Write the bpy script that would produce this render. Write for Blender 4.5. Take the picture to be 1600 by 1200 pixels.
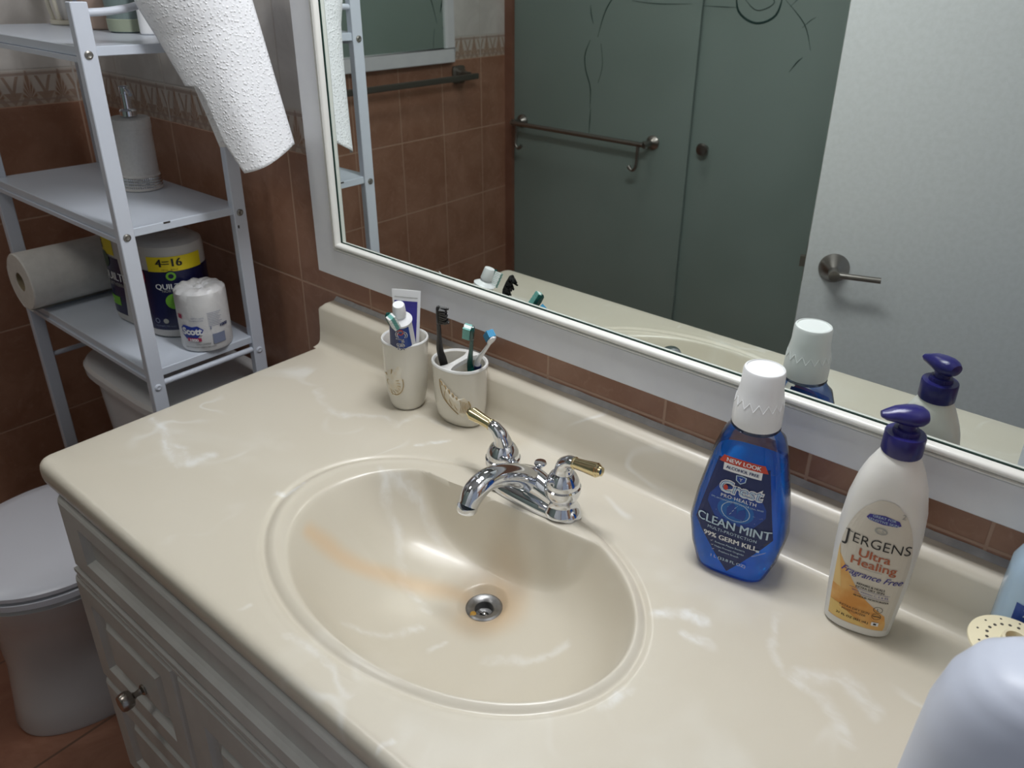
import bpy, bmesh, math, random
from mathutils import Vector, Matrix
random.seed(7)
for o in list(bpy.data.objects): bpy.data.objects.remove(o)
SC = bpy.context.scene
COL = SC.collection
R = math.radians

# ------------------------------------------------------------------ camera
cam = bpy.data.cameras.new('camera'); co = bpy.data.objects.new('camera', cam); COL.objects.link(co)
c_r = Vector((0.7912351, 0.61077783, 0.02995753)); c_u = Vector((-0.27962616, 0.31780616, 0.9059848)); c_f = Vector((-0.54383474, 0.72522388, -0.42224885))
mw = Matrix((c_r, c_u, -c_f)).transposed().to_4x4(); mw.translation = Vector((1.12170333, -0.82150009, 0.64000262))
co.matrix_world = mw
cam.sensor_width = 36.0; cam.lens = 36.0 * 1201.62 / 1600.0
cam.shift_x = -55.84 / 1600.0; cam.shift_y = -77.07 / 1600.0
cam.clip_start = 0.01
cam.dof.use_dof = True; cam.dof.focus_distance = 0.98; cam.dof.aperture_fstop = 8.5
SC.camera = co
# ------------------------------------------------------------------ world, light, exposure
W = bpy.data.worlds.new('world'); SC.world = W; W.use_nodes = True
W.node_tree.nodes['Background'].inputs[0].default_value = (0.72, 0.82, 1.0, 1)
W.node_tree.nodes['Background'].inputs[1].default_value = 0.30
def area(name, loc, target, size, power, color):
    l = bpy.data.lights.new(name, 'AREA'); l.shape = 'DISK'; l.size = size; l.energy = power; l.color = color
    o = bpy.data.objects.new(name, l); COL.objects.link(o); o.location = loc
    d = Vector(target) - Vector(loc); o.rotation_euler = d.to_track_quat('-Z', 'Y').to_euler()
    return o
def area_rect(name, loc, target, sx, sy, power, color):
    o = area(name, loc, target, sx, power, color); o.data.shape = 'RECTANGLE'; o.data.size_y = sy; return o
area('ceiling_lamp_light', (-0.10, -1.00, 1.52), (-0.10, -1.00, 0), 0.40, 3.4, (1.0, 0.98, 0.95))
area_rect('vanity_lamp_light', (0.62, -0.150, 1.262), (0.62, -0.36, 0.0), 0.62, 0.13, 10.5, (0.97, 0.98, 1.0))
vs = SC.view_settings; SC.display_settings.display_device = 'sRGB'
vs.view_transform = 'Standard'; vs.look = 'None'; vs.gamma = 1.0; vs.use_curve_mapping = False; vs.exposure = 0.08
cy = SC.cycles
cy.max_bounces = 10; cy.diffuse_bounces = 5; cy.glossy_bounces = 6; cy.transmission_bounces = 8; cy.transparent_max_bounces = 12
cy.caustics_reflective = True; cy.caustics_refractive = False; cy.blur_glossy = 0.6; cy.sample_clamp_indirect = 4.0
cy.use_denoising = True

# ------------------------------------------------------------------ helpers
def tag(o, label=None, cat=None, group=None, kind=None):
    if label: o['label'] = label
    if cat: o['category'] = cat
    if group: o['group'] = group
    if kind: o['kind'] = kind
    return o
def empty(name, loc=(0, 0, 0), rz=0.0, label=None, cat=None, group=None):
    o = bpy.data.objects.new(name, None); COL.objects.link(o); o.empty_display_size = 0.02
    o.location = loc; o.rotation_euler = (0, 0, rz)
    return tag(o, label, cat, group)
def link(name, me, mats, parent=None, smooth=True):
    if not isinstance(mats, (list, tuple)): mats = [mats]
    for m in mats: me.materials.append(m)
    if smooth: me.polygons.foreach_set('use_smooth', [True] * len(me.polygons))
    me.update()
    o = bpy.data.objects.new(name, me); COL.objects.link(o)
    if parent: o.parent = parent
    return o
class MB:
    def __init__(s): s.v = []; s.f = []; s.m = []
    def add(s, vs, fs, mi=0):
        b = len(s.v); s.v += [tuple(v) for v in vs]; s.f += [tuple(i + b for i in f) for f in fs]; s.m += [mi] * len(fs); return s
    def grid(s, rows, close_u=False, close_v=False, mi=0, flip=False):
        n = len(rows[0]); vs = [p for r in rows for p in r]; fs = []
        R_ = len(rows); rr = R_ if close_v else R_ - 1; cc = n if close_u else n - 1
        for i in range(rr):
            for j in range(cc):
                a = i * n + j; b = i * n + (j + 1) % n; c = ((i + 1) % R_) * n + (j + 1) % n; d = ((i + 1) % R_) * n + j
                fs.append((a, d, c, b) if flip else (a, b, c, d))
        return s.add(vs, fs, mi)
    def box(s, lo, hi, mi=0):
        x0, y0, z0 = lo; x1, y1, z1 = hi
        return s.add([(x0,y0,z0),(x1,y0,z0),(x1,y1,z0),(x0,y1,z0),(x0,y0,z1),(x1,y0,z1),(x1,y1,z1),(x0,y1,z1)],
            [(0,3,2,1),(4,5,6,7),(0,1,5,4),(1,2,6,5),(2,3,7,6),(3,0,4,7)], mi)
    def loft(s, rings, caps=(True, True), mi=0):
        n = len(rings[0]); b = len(s.v)
        s.grid(rings, close_u=True, mi=mi)
        if caps[0]: s.f.append(tuple(range(b + n - 1, b - 1, -1))); s.m.append(mi)
        if caps[1]: e = b + (len(rings) - 1) * n; s.f.append(tuple(range(e, e + n))); s.m.append(mi)
        return s
    def lathe(s, prof, n=40, c=(0, 0, 0), ax='z', mi=0, caps=(True, True), a0=0, a1=2 * math.pi):
        rings = []
        for r, z in prof:
            ring = []
            for k in range(n):
                a = 2 * math.pi * k / n
                x, y = r * math.cos(a), r * math.sin(a)
                p = (x, y, z) if ax == 'z' else ((z, x, y) if ax == 'x' else (y, z, x))
                ring.append((p[0] + c[0], p[1] + c[1], p[2] + c[2]))
            rings.append(ring)
        return s.loft(rings, caps, mi)
    def tube(s, pts, rad, n=16, mi=0, sub=6, flat=1.0):
        P = [Vector(p) for p in pts]
        if not isinstance(rad, (list, tuple)): rad = [rad] * len(P)
        Q = []; Rr = []
        for i in range(len(P) - 1):
            p0 = P[max(i - 1, 0)]; p1 = P[i]; p2 = P[i + 1]; p3 = P[min(i + 2, len(P) - 1)]
            for k in range(sub):
                t = k / sub
                Q.append(0.5 * ((2 * p1) + (p2 - p0) * t + (2 * p0 - 5 * p1 + 4 * p2 - p3) * t * t + (3 * p1 - p0 - 3 * p2 + p3) * t ** 3))
                tt = t * t * (3 - 2 * t); Rr.append(rad[i] * (1 - tt) + rad[i + 1] * tt)
        Q.append(P[-1]); Rr.append(rad[-1])
        up = Vector((0, 0, 1)); t0 = (Q[1] - Q[0]).normalized()
        if abs(t0.dot(up)) > 0.95: up = Vector((0, 1, 0))
        nrm = (up - t0 * up.dot(t0)).normalized(); rings = []
        for i, q in enumerate(Q):
            t = (Q[min(i + 1, len(Q) - 1)] - Q[max(i - 1, 0)]).normalized()
            nrm = (nrm - t * nrm.dot(t)).normalized(); bn = t.cross(nrm)
            rings.append([tuple(q + nrm * math.cos(2 * math.pi * k / n) * Rr[i] * flat + bn * math.sin(2 * math.pi * k / n) * Rr[i]) for k in range(n)])
        return s.loft(rings, mi=mi)
    def mesh(s, name):
        me = bpy.data.meshes.new(name); me.from_pydata(s.v, [], s.f)
        me.polygons.foreach_set('material_index', s.m); me.update(); return me
    def build(s, name, mats, parent=None, smooth=True, bevel=0.0, seg=2, fix=True, ang=35):
        me = s.mesh(name)
        if fix or bevel:
            bm = bmesh.new(); bm.from_mesh(me)
            bmesh.ops.remove_doubles(bm, verts=bm.verts, dist=1e-6)
            if fix: bmesh.ops.recalc_face_normals(bm, faces=bm.faces)
            if bevel:
                es = [e for e in bm.edges if len(e.link_faces) == 2 and e.calc_face_angle(0) > R(30)]
                bmesh.ops.bevel(bm, geom=es, offset=bevel, segments=seg, profile=0.5, affect='EDGES')
            bm.to_mesh(me); bm.free()
        o = link(name, me, mats, parent, smooth)
        if smooth:
            try: me.set_sharp_from_angle(angle=R(ang))
            except Exception: pass
        return o
def sup(a, b, n, z, cx=0, cy_=0, N=64):
    out = []
    for k in range(N):
        t = 2 * math.pi * k / N; c = math.cos(t); s_ = math.sin(t)
        out.append((cx + a * math.copysign(abs(c) ** (2 / n), c), cy_ + b * math.copysign(abs(s_) ** (2 / n), s_), z))
    return out
_fc = {}
def text_geo(body, size=1.0, shear=0.0, bold=0.0, align='CENTER', xs=1.0, spacing=1.0):
    cu = bpy.data.curves.new('t', 'FONT'); cu.body = body; cu.size = size; cu.align_x = align; cu.align_y = 'CENTER'
    cu.shear = shear; cu.offset = bold; cu.resolution_u = 3; cu.space_character = spacing
    ob = bpy.data.objects.new('t', cu); COL.objects.link(ob)
    dg = bpy.context.evaluated_depsgraph_get(); me = ob.evaluated_get(dg).to_mesh()
    bm = bmesh.new(); bm.from_mesh(me); ob.evaluated_get(dg).to_mesh_clear()
    if len(bm.verts):
        xs_ = [v.co.x for v in bm.verts]; lo, hi = min(xs_), max(xs_); q = lo + 0.0022
        while q < hi:
            bmesh.ops.bisect_plane(bm, geom=bm.verts[:] + bm.edges[:] + bm.faces[:], plane_co=(q, 0, 0), plane_no=(1, 0, 0)); q += 0.0022
        bmesh.ops.triangulate(bm, faces=bm.faces[:])
    bm.verts.ensure_lookup_table(); bm.verts.index_update()
    vs_ = [(v.co.x * xs, v.co.y) for v in bm.verts]; fs = [tuple(v.index for v in f.verts) for f in bm.faces]; bm.free(); bpy.data.objects.remove(ob); bpy.data.curves.remove(cu)
    return vs_, fs
class Label:
    """flat graphics laid on a surface map f(u, z, offset) -> 3-D point"""
    def __init__(s, fmap): s.f = fmap; s.mb = MB(); s.mats = []
    def mi(s, m):
        if m not in s.mats: s.mats.append(m)
        return s.mats.index(m)
    def region(s, zs, fl, fr, m, layer=1, nu=14):
        i = s.mi(m); rows = []
        for z in zs:
            l, r = fl(z), fr(z); rows.append([s.f(l + (r - l) * k / nu, z, layer * LAY) for k in range(nu + 1)])
        s.mb.grid(rows, mi=i)
    def rect(s, u0, u1, z0, z1, m, layer=1, nz=6, nu=14, sk=0.0):
        s.region([z0 + (z1 - z0) * k / nz for k in range(nz + 1)], lambda z: u0 + sk * (z - z0), lambda z: u1 + sk * (z - z0), m, layer, nu)
    def disc(s, u, z, a, b, m, layer=2, inner=0.0, n=28, rot=0.0):
        i = s.mi(m); rows = []
        for q in (inner, (1 + inner) / 2, 1.0):
            row = []
            for k in range(n):
                t = 2 * math.pi * k / n; x = a * q * math.cos(t); y = b * q * math.sin(t)
                row.append(s.f(u + x * math.cos(rot) - y * math.sin(rot), z + x * math.sin(rot) + y * math.cos(rot), layer * LAY))
            rows.append(row)
        s.mb.grid(rows, close_u=True, mi=i)
    def poly(s, pts, m, layer=2):
        i = s.mi(m); cx = sum(p[0] for p in pts) / len(pts); cz = sum(p[1] for p in pts) / len(pts)
        rows = []
        for q in (0.0, 0.34, 0.67, 1.0): rows.append([s.f(cx + (p[0] - cx) * q, cz + (p[1] - cz) * q, layer * LAY) for p in pts])
        s.mb.grid(rows, close_u=True, mi=i)
    def text(s, body, u, z, size, m, layer=3, rot=0.0, **kw):
        bo = kw.get('bold', 0.0); du = [0.0]
        if 0 < bo <= 0.00085: kw['bold'] = 0.0; du = [-bo, bo]
        i = s.mi(m); vs_, fs = text_geo(body, size, **kw); c, d = math.cos(rot), math.sin(rot)
        for e in du: s.mb.add([s.f(u + e + x * c - y * d, z + x * d + y * c, (layer + (0.3 if e > 0 else 0)) * LAY) for x, y in vs_], fs, i)
    def build(s, name, parent): return s.mb.build(name, s.mats, parent, smooth=False, fix=False)
LAY = 0.00022

# ------------------------------------------------------------------ materials
def newmat(name):
    m = bpy.data.materials.new(name); m.use_nodes = True; return m, m.node_tree, m.node_tree.nodes['Principled BSDF']
def mat(name, col, rough=0.5, metal=0.0, coat=0.0, trans=0.0, ior=1.45, sss=0.0, spec=0.5, alpha=1.0):
    m, nt, b = newmat(name)
    b.inputs['Base Color'].default_value = (*col, 1); b.inputs['Roughness'].default_value = rough; b.inputs['Metallic'].default_value = metal
    b.inputs['Coat Weight'].default_value = coat; b.inputs['Coat Roughness'].default_value = 0.08
    b.inputs['Transmission Weight'].default_value = trans; b.inputs['IOR'].default_value = ior
    b.inputs['Specular IOR Level'].default_value = spec
    if sss: b.inputs['Subsurface Weight'].default_value = sss; b.inputs['Subsurface Radius'].default_value = (0.01, 0.008, 0.006); b.inputs['Subsurface Scale'].default_value = 0.3
    return m
class N:
    def __init__(s, nt): s.nt = nt
    def n(s, t, **kw):
        nd = s.nt.nodes.new(t)
        for k, v in kw.items(): setattr(nd, k, v)
        return nd
    def put(s, sock, v):
        if hasattr(v, 'links') or isinstance(v, bpy.types.NodeSocket): s.nt.links.new(v, sock)
        else: sock.default_value = v
    def math(s, op, a, b=None, c=None, clamp=False):
        nd = s.n('ShaderNodeMath', operation=op, use_clamp=clamp); s.put(nd.inputs[0], a)
        if b is not None: s.put(nd.inputs[1], b)
        if c is not None: s.put(nd.inputs[2], c)
        return nd.outputs[0]
    def mix(s, f, a, b):
        nd = s.n('ShaderNodeMix', data_type='RGBA'); s.put(nd.inputs[0], f)
        s.put(nd.inputs[6], a if not isinstance(a, tuple) else (*a, 1)); s.put(nd.inputs[7], b if not isinstance(b, tuple) else (*b, 1)); return nd.outputs[2]
    def ss(s, x, lo, hi):
        nd = s.n('ShaderNodeMapRange', interpolation_type='SMOOTHSTEP'); s.put(nd.inputs[0], x); nd.inputs[1].default_value = lo; nd.inputs[2].default_value = hi
        return nd.outputs[0]
    def pos(s):
        g = s.n('ShaderNodeNewGeometry'); sp = s.n('ShaderNodeSeparateXYZ'); s.nt.links.new(g.outputs['Position'], sp.inputs[0]); return g.outputs['Position'], sp.outputs
    def obj(s):
        g = s.n('ShaderNodeTexCoord'); sp = s.n('ShaderNodeSeparateXYZ'); s.nt.links.new(g.outputs['Object'], sp.inputs[0]); return g.outputs['Object'], sp.outputs
    def noise(s, vec, scale, detail=4, rough=0.5, dist=0.0):
        nd = s.n('ShaderNodeTexNoise'); s.nt.links.new(vec, nd.inputs['Vector']); nd.inputs['Scale'].default_value = scale
        nd.inputs['Detail'].default_value = detail; nd.inputs['Roughness'].default_value = rough; nd.inputs['Distortion'].default_value = dist; return nd.outputs['Fac'], nd.outputs['Color']
    def bump(s, h, strength=0.3, dist=0.002):
        nd = s.n('ShaderNodeBump'); s.put(nd.inputs['Height'], h); nd.inputs['Strength'].default_value = strength; nd.inputs['Distance'].default_value = dist; return nd.outputs[0]

ZF = 0.3438  # lower edge of the decorative border
def tile_wall(name, axis, u0):
    m, nt, b = newmat(name); k = N(nt); p, sp = k.pos(); u = sp[axis]; z = sp[2]
    uu = k.math('DIVIDE', k.math('SUBTRACT', u, u0), 0.2); fu = k.math('FRACT', uu)
    du = k.math('MULTIPLY', k.math('SUBTRACT', 0.5, k.math('ABSOLUTE', k.math('SUBTRACT', fu, 0.5))), 0.2)
    lowz = k.math('DIVIDE', k.math('SUBTRACT', z, ZF), 0.25); fz = k.math('FRACT', lowz)
    dz1 = k.math('MULTIPLY', k.math('SUBTRACT', 0.5, k.math('ABSOLUTE', k.math('SUBTRACT', fz, 0.5))), 0.25)
    top = k.math('GREATER_THAN', z, ZF)
    hiz = k.math('DIVIDE', k.math('SUBTRACT', z, ZF + 0.075), 0.25); fz2 = k.math('FRACT', hiz)
    dz2 = k.math('MULTIPLY', k.math('SUBTRACT', 0.5, k.math('ABSOLUTE', k.math('SUBTRACT', fz2, 0.5))), 0.25)
    border = k.math('MULTIPLY', top, k.math('LESS_THAN', z, ZF + 0.075))
    g1 = k.math('SUBTRACT', 1.0, k.ss(du, 0.0012, 0.0026))
    dz = k.math('ADD', k.math('MULTIPLY', dz1, k.math('SUBTRACT', 1.0, top)), k.math('MULTIPLY', dz2, top))
    g2 = k.math('SUBTRACT', 1.0, k.ss(dz, 0.0012, 0.0026))
    ids = k.n('ShaderNodeTexWhiteNoise', noise_dimensions='2D'); cb = k.n('ShaderNodeCombineXYZ')
    k.put(cb.inputs[0], k.math('FLOOR', uu)); k.put(cb.inputs[1], k.math('FLOOR', lowz)); nt.links.new(cb.outputs[0], ids.inputs['Vector'])
    n1, _ = k.noise(p, 9, 5, 0.6, 0.8); n2, _ = k.noise(p, 38, 4, 0.6, 1.5)
    terra = k.mix(k.ss(n1, 0.3, 0.72), (0.300, 0.148, 0.092), (0.405, 0.222, 0.150))
    terra = k.mix(k.math('MULTIPLY', k.ss(n2, 0.5, 0.75), 0.35), terra, (0.50, 0.31, 0.225))
    terra = k.mix(k.math('MULTIPLY', ids.outputs[0], 0.22), terra, (0.27, 0.125, 0.075))
    white = k.mix(k.ss(n1, 0.35, 0.7), (0.56, 0.53, 0.50), (0.66, 0.63, 0.60))
    # border relief pattern: palmettes and forked leaves
    a = k.math('MULTIPLY', k.math('ABSOLUTE', k.math('SUBTRACT', k.math('FRACT', k.math('DIVIDE', k.math('SUBTRACT', u, u0), 0.0667)), 0.5)), 2.0)
    w = k.math('DIVIDE', k.math('SUBTRACT', z, ZF), 0.075)
    palm = k.math('MULTIPLY', k.ss(k.math('ADD', k.math('MULTIPLY', a, 1.5), k.math('MULTIPLY', w, 0.9)), 1.05, 0.75), k.math('GREATER_THAN', w, 0.22))
    rays = k.ss(k.math('SINE', k.math('MULTIPLY', k.math('ARCTAN2', k.math('SUBTRACT', w, 0.15), k.math('ADD', a, 0.02)), 16.0)), -0.2, 0.6)
    vdist = k.math('ABSOLUTE', k.math('SUBTRACT', k.math('SUBTRACT', 1.12, k.math('MULTIPLY', k.math('POWER', w, 1.4), 0.72)), a))
    vee = k.math('MULTIPLY', k.ss(vdist, 0.13, 0.07), k.math('MULTIPLY', k.math('GREATER_THAN', w, 0.25), k.math('LESS_THAN', w, 0.82)))
    bcol = k.mix(k.ss(n2, 0.4, 0.65), (0.40, 0.31, 0.25), (0.46, 0.37, 0.31))
    lower = k.math('LESS_THAN', w, 0.36)
    scal = k.ss(k.math('SINE', k.math('ADD', k.math('MULTIPLY', a, 9.4), k.math('MULTIPLY', w, 14.0))), -0.1, 0.5)
    field = k.mix(k.math('GREATER_THAN', w, 0.36), k.mix(scal, (0.36, 0.25, 0.19), (0.47, 0.38, 0.31)), (0.54, 0.48, 0.43))
    bc = k.mix(palm, field, k.mix(rays, (0.31, 0.18, 0.12), (0.47, 0.37, 0.30)))
    bc = k.mix(k.math('MULTIPLY', vee, 0.85), bc, (0.33, 0.22, 0.16))
    ln = k.math('ADD', k.ss(k.math('ABSOLUTE', k.math('SUBTRACT', w, 0.88)), 0.05, 0.03), k.ss(k.math('ABSOLUTE', k.math('SUBTRACT', w, 0.13)), 0.035, 0.02), clamp=True)
    bc = k.mix(k.math('MULTIPLY', ln, 0.8), bc, (0.33, 0.24, 0.20))
    bc = k.mix(k.math('MULTIPLY', k.ss(n2, 0.45, 0.7), 0.3), bc, bcol)
    ink = k.mix(border, k.mix(top, terra, white), bc)
    g = k.math('MAXIMUM', g1, k.math('MULTIPLY', g2, 1.0), clamp=True)
    grout = k.mix(top, (0.50, 0.33, 0.24), (0.56, 0.52, 0.48))
    col = k.mix(g, ink, grout)
    nt.links.new(col, b.inputs['Base Color'])
    h = k.math('SUBTRACT', k.math('ADD', k.math('MULTIPLY', n2, 0.15), k.math('MULTIPLY', border, k.math('MULTIPLY', k.math('ADD', palm, vee), 0.5))), k.math('MULTIPLY', g, 1.0))
    nt.links.new(k.bump(h, 0.35, 0.002), b.inputs['Normal'])
    k.put(b.inputs['Roughness'], k.math('ADD', 0.34, k.math('MULTIPLY', g, 0.4)))
    return m
VEINS = [([(0.026, -0.373), (0.08, -0.380), (0.103, -0.39), (0.139, -0.383)], .010, .7), ([(0.103, -0.39), (0.151, -0.404), (0.179, -0.396), (0.185, -0.37)], .016, .8), ([(0.173, -0.407), (0.15, -0.395)], .012, .7),
    ([(0.143, -0.152), (0.206, -0.181), (0.247, -0.172)], .014, .5), ([(0.247, -0.172), (0.29, -0.14), (0.325, -0.143)], .009, .35), ([(0.325, -0.143), (0.327, -0.103), (0.389, -0.095)], .010, .4),
    ([(0.34, -0.325), (0.348, -0.356), (0.332, -0.365)], .008, .8), ([(0.391, -0.158), (0.417, -0.124)], .008, .7), ([(0.840, -0.223), (0.868, -0.199), (0.888, -0.2)], .011, .8), ([(0.877, -0.23), (0.907, -0.229)], .010, .7),
    ([(0.942, -0.141), (0.954, -0.179), (0.984, -0.209)], .008, .35), ([(0.997, -0.208), (1.034, -0.183), (1.068, -0.199)], .016, .6), ([(1.011, -0.211), (1.032, -0.214), (1.06, -0.25)], .012, .45), ([(0.478, -0.51), (0.483, -0.5)], .005, .5),
    ([(0.857, -0.361), (0.871, -0.331)], .010, .6), ([(0.723, -0.527), (0.731, -0.516)], .005, .5), ([(0.391, -0.234), (0.449, -0.259), (0.503, -0.297), (0.558, -0.312)], .010, .55), ([(0.404, -0.233), (0.45, -0.213), (0.512, -0.224)], .009, .55),
    ([(0.523, -0.406), (0.554, -0.377), (0.572, -0.336)], .009, .5), ([(0.606, -0.353), (0.608, -0.333)], .007, .5), ([(0.667, -0.317), (0.71, -0.296), (0.735, -0.254)], .012, .4), ([(0.55, -0.50), (0.60, -0.495), (0.66, -0.51)], .007, .35)]
def marble():
    m, nt, b = newmat('cultured_marble'); k = N(nt); p, sp = k.pos()
    n1, _ = k.noise(p, 2.6, 3, 0.5, 1.6); n2, _ = k.noise(p, 4.2, 2, 0.4, 1.6); n3, _ = k.noise(p, 2.2, 3, 0.5, 0.5)
    n4, _ = k.noise(p, 60, 3, 0.6)
    n5, _ = k.noise(p, 6.0, 2, 0.5, 0.6)
    vein = k.math('MULTIPLY', k.ss(k.math('ABSOLUTE', k.math('SUBTRACT', n2, 0.5)), 0.035, 0.0), k.math('MULTIPLY', k.ss(n3, 0.50, 0.62), k.ss(n5, 0.44, 0.62)))
    wv = k.n('ShaderNodeVectorMath', operation='MULTIPLY_ADD'); _, nc = k.noise(p, 22, 3, 0.6); nt.links.new(nc, wv.inputs[0]); wv.inputs[1].default_value = (0.026, 0.026, 0); nt.links.new(p, wv.inputs[2])
    ws = k.n('ShaderNodeSeparateXYZ'); nt.links.new(wv.outputs[0], ws.inputs[0]); wx = k.math('SUBTRACT', ws.outputs[0], 0.013); wy = k.math('SUBTRACT', ws.outputs[1], 0.013)
    placed = None
    for path, wd, st in VEINS:
        for (ax, ay), (bx, by) in zip(path, path[1:]):
            ux, uy = bx - ax, by - ay; L2 = ux * ux + uy * uy
            px_ = k.math('SUBTRACT', wx, ax); py_ = k.math('SUBTRACT', wy, ay)
            tt_ = k.math('DIVIDE', k.math('ADD', k.math('MULTIPLY', px_, ux), k.math('MULTIPLY', py_, uy)), L2, clamp=False); tc = k.math('MINIMUM', k.math('MAXIMUM', tt_, 0.0), 1.0)
            ex = k.math('SUBTRACT', px_, k.math('MULTIPLY', tc, ux)); ey = k.math('SUBTRACT', py_, k.math('MULTIPLY', tc, uy))
            dd = k.math('SQRT', k.math('ADD', k.math('MULTIPLY', ex, ex), k.math('MULTIPLY', ey, ey)))
            v_ = k.math('MULTIPLY', k.ss(dd, wd, 0.0), st); placed = v_ if placed is None else k.math('MAXIMUM', placed, v_)
    mp = k.n('ShaderNodeMapping'); nt.links.new(wv.outputs[0], mp.inputs[0]); mp.inputs['Scale'].default_value = (40, 70, 20); mp.inputs['Rotation'].default_value = (0, 0, 0.5)
    n6 = k.n('ShaderNodeTexNoise'); nt.links.new(mp.outputs[0], n6.inputs['Vector']); n6.inputs['Scale'].default_value = 1.0; n6.inputs['Detail'].default_value = 4
    placed = k.math('MULTIPLY', k.math('MULTIPLY', placed, k.ss(n5, 0.28, 0.58)), k.math('ADD', 0.25, k.math('MULTIPLY', k.ss(n6.outputs['Fac'], 0.36, 0.62), 0.6)))
    cloud = k.math('MULTIPLY', k.ss(n1, 0.57, 0.72), 0.35)
    base = k.mix(k.ss(n3, 0.35, 0.65), (0.598, 0.550, 0.450), (0.635, 0.590, 0.495))
    c = k.mix(cloud, base, (0.74, 0.72, 0.65)); c = k.mix(k.math('MULTIPLY', vein, 0.45), c, (0.85, 0.86, 0.84)); c = k.mix(placed, c, (0.86, 0.87, 0.86))
    # rust stain round the drain and trailing from the overflow side
    dx = k.math('SUBTRACT', sp[0], 0.602); dy = k.math('SUBTRACT', sp[1], -0.249)
    d = k.math('SQRT', k.math('ADD', k.math('MULTIPLY', dx, dx), k.math('MULTIPLY', dy, dy)))
    st1 = k.math('MULTIPLY', k.ss(d, 0.075, 0.02), k.ss(n1, 0.2, 0.55))
    # trail from (.40,-.36) through (.50,-.33) to the drain
    ty = k.math('SUBTRACT', sp[1], k.math('ADD', -0.249, k.math('MULTIPLY', dx, 0.62)))
    tr = k.math('MULTIPLY', k.ss(k.math('ABSOLUTE', k.math('ADD', ty, k.math('MULTIPLY', k.math('SUBTRACT', n1, 0.5), 0.08))), 0.032, 0.0), k.math('MULTIPLY', k.ss(dx, 0.0, -0.03), k.ss(dx, -0.235, -0.19)))
    low = k.ss(sp[2], -0.008, -0.02)
    stain = k.math('MULTIPLY', k.math('MAXIMUM', k.math('MULTIPLY', st1, 0.55), k.math('MULTIPLY', tr, 0.42)), low)
    c = k.mix(stain, c, (0.66, 0.40, 0.17))
    nt.links.new(c, b.inputs['Base Color']); b.inputs['Roughness'].default_value = 0.22
    b.inputs['Coat Weight'].default_value = 0.12; b.inputs['Coat Roughness'].default_value = 0.12
    k.put(b.inputs['Roughness'], k.math('ADD', 0.26, k.math('MULTIPLY', n4, 0.1)))
    return m
def noisy(name, c1, c2, scale, rough=0.5, bump=0.0, bdist=0.001, dist=0.0, coat=0.0, metal=0.0):
    m, nt, b = newmat(name); k = N(nt); p, sp = k.obj(); f, _ = k.noise(p, scale, 4, 0.55, dist)
    nt.links.new(k.mix(k.ss(f, 0.3, 0.7), c1, c2), b.inputs['Base Color']); b.inputs['Roughness'].default_value = rough
    b.inputs['Coat Weight'].default_value = coat; b.inputs['Metallic'].default_value = metal
    if bump: nt.links.new(k.bump(f, bump, bdist), b.inputs['Normal'])
    return m
def towel_mat():
    m, nt, b = newmat('quilted_paper'); k = N(nt); p, sp = k.obj()
    v = k.n('ShaderNodeTexVoronoi', feature='F1'); nt.links.new(p, v.inputs['Vector']); v.inputs['Scale'].default_value = 230
    # rings of embossed dots
    y = k.math('MULTIPLY', sp[1], 1.0); z = sp[2]
    cu_ = k.math('SUBTRACT', k.math('FRACT', k.math('DIVIDE', y, 0.045)), 0.5); cv = k.math('SUBTRACT', k.math('FRACT', k.math('DIVIDE', z, 0.05)), 0.5)
    d = k.math('SQRT', k.math('ADD', k.math('MULTIPLY', cu_, cu_), k.math('MULTIPLY', cv, cv)))
    ring = k.ss(k.math('SINE', k.math('MULTIPLY', d, 34.0)), -0.3, 0.4)
    dots = k.math('MULTIPLY', k.ss(v.outputs['Distance'], 0.62, 0.0), k.math('ADD', 0.35, k.math('MULTIPLY', ring, 0.65)))
    big, _ = k.noise(p, 14, 3)
    nt.links.new(k.bump(k.math('ADD', dots, k.math('MULTIPLY', big, 1.0)), 0.6, 0.0020), b.inputs['Normal'])
    b.inputs['Base Color'].default_value = (0.86, 0.87, 0.9, 1); b.inputs['Roughness'].default_value = 0.9; b.inputs['Specular IOR Level'].default_value = 0.1
    return m
M = {}
M['wall_m'] = tile_wall('mirror_wall_tile', 0, -0.0917); M['wall_l'] = tile_wall('left_wall_tile', 1, -1.0111)
M['marble'] = marble()
M['cab'] = noisy('aged_white_paint', (0.54, 0.525, 0.495), (0.60, 0.585, 0.555), 14, 0.45, 0.12, 0.001)
M['frame'] = noisy('white_frame_paint', (0.66, 0.67, 0.70), (0.70, 0.71, 0.73), 20, 0.4, 0.05)
M['bead'] = mat('cream_bead_paint', (0.80, 0.80, 0.76), 0.25, coat=0.3)
M['mirror'] = mat('mirror_silver', (0.80, 0.85, 0.82), 0.0, 1.0)
M['gedge'] = mat('green_glass_edge', (0.03, 0.07, 0.055), 0.2)
M['chrome'] = mat('chrome', (0.72, 0.74, 0.78), 0.06, 1.0); M['brass'] = mat('polished_brass', (0.70, 0.60, 0.36), 0.16, 1.0)
M['steel'] = noisy('tarnished_steel', (0.20, 0.20, 0.20), (0.33, 0.33, 0.33), 60, 0.35, metal=0.9)
M['nickel'] = mat('brushed_nickel', (0.30, 0.28, 0.26), 0.32, 1.0); M['bronze'] = mat('dark_bronze', (0.16, 0.145, 0.125), 0.4, 0.7)
M['knobm'] = mat('worn_pewter_knob', (0.34, 0.31, 0.28), 0.25, 1.0)
M['porcelain'] = mat('white_porcelain', (0.66, 0.66, 0.66), 0.18, coat=0.4); M['lid'] = mat('toilet_seat_plastic', (0.60, 0.61, 0.66), 0.3)
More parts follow.
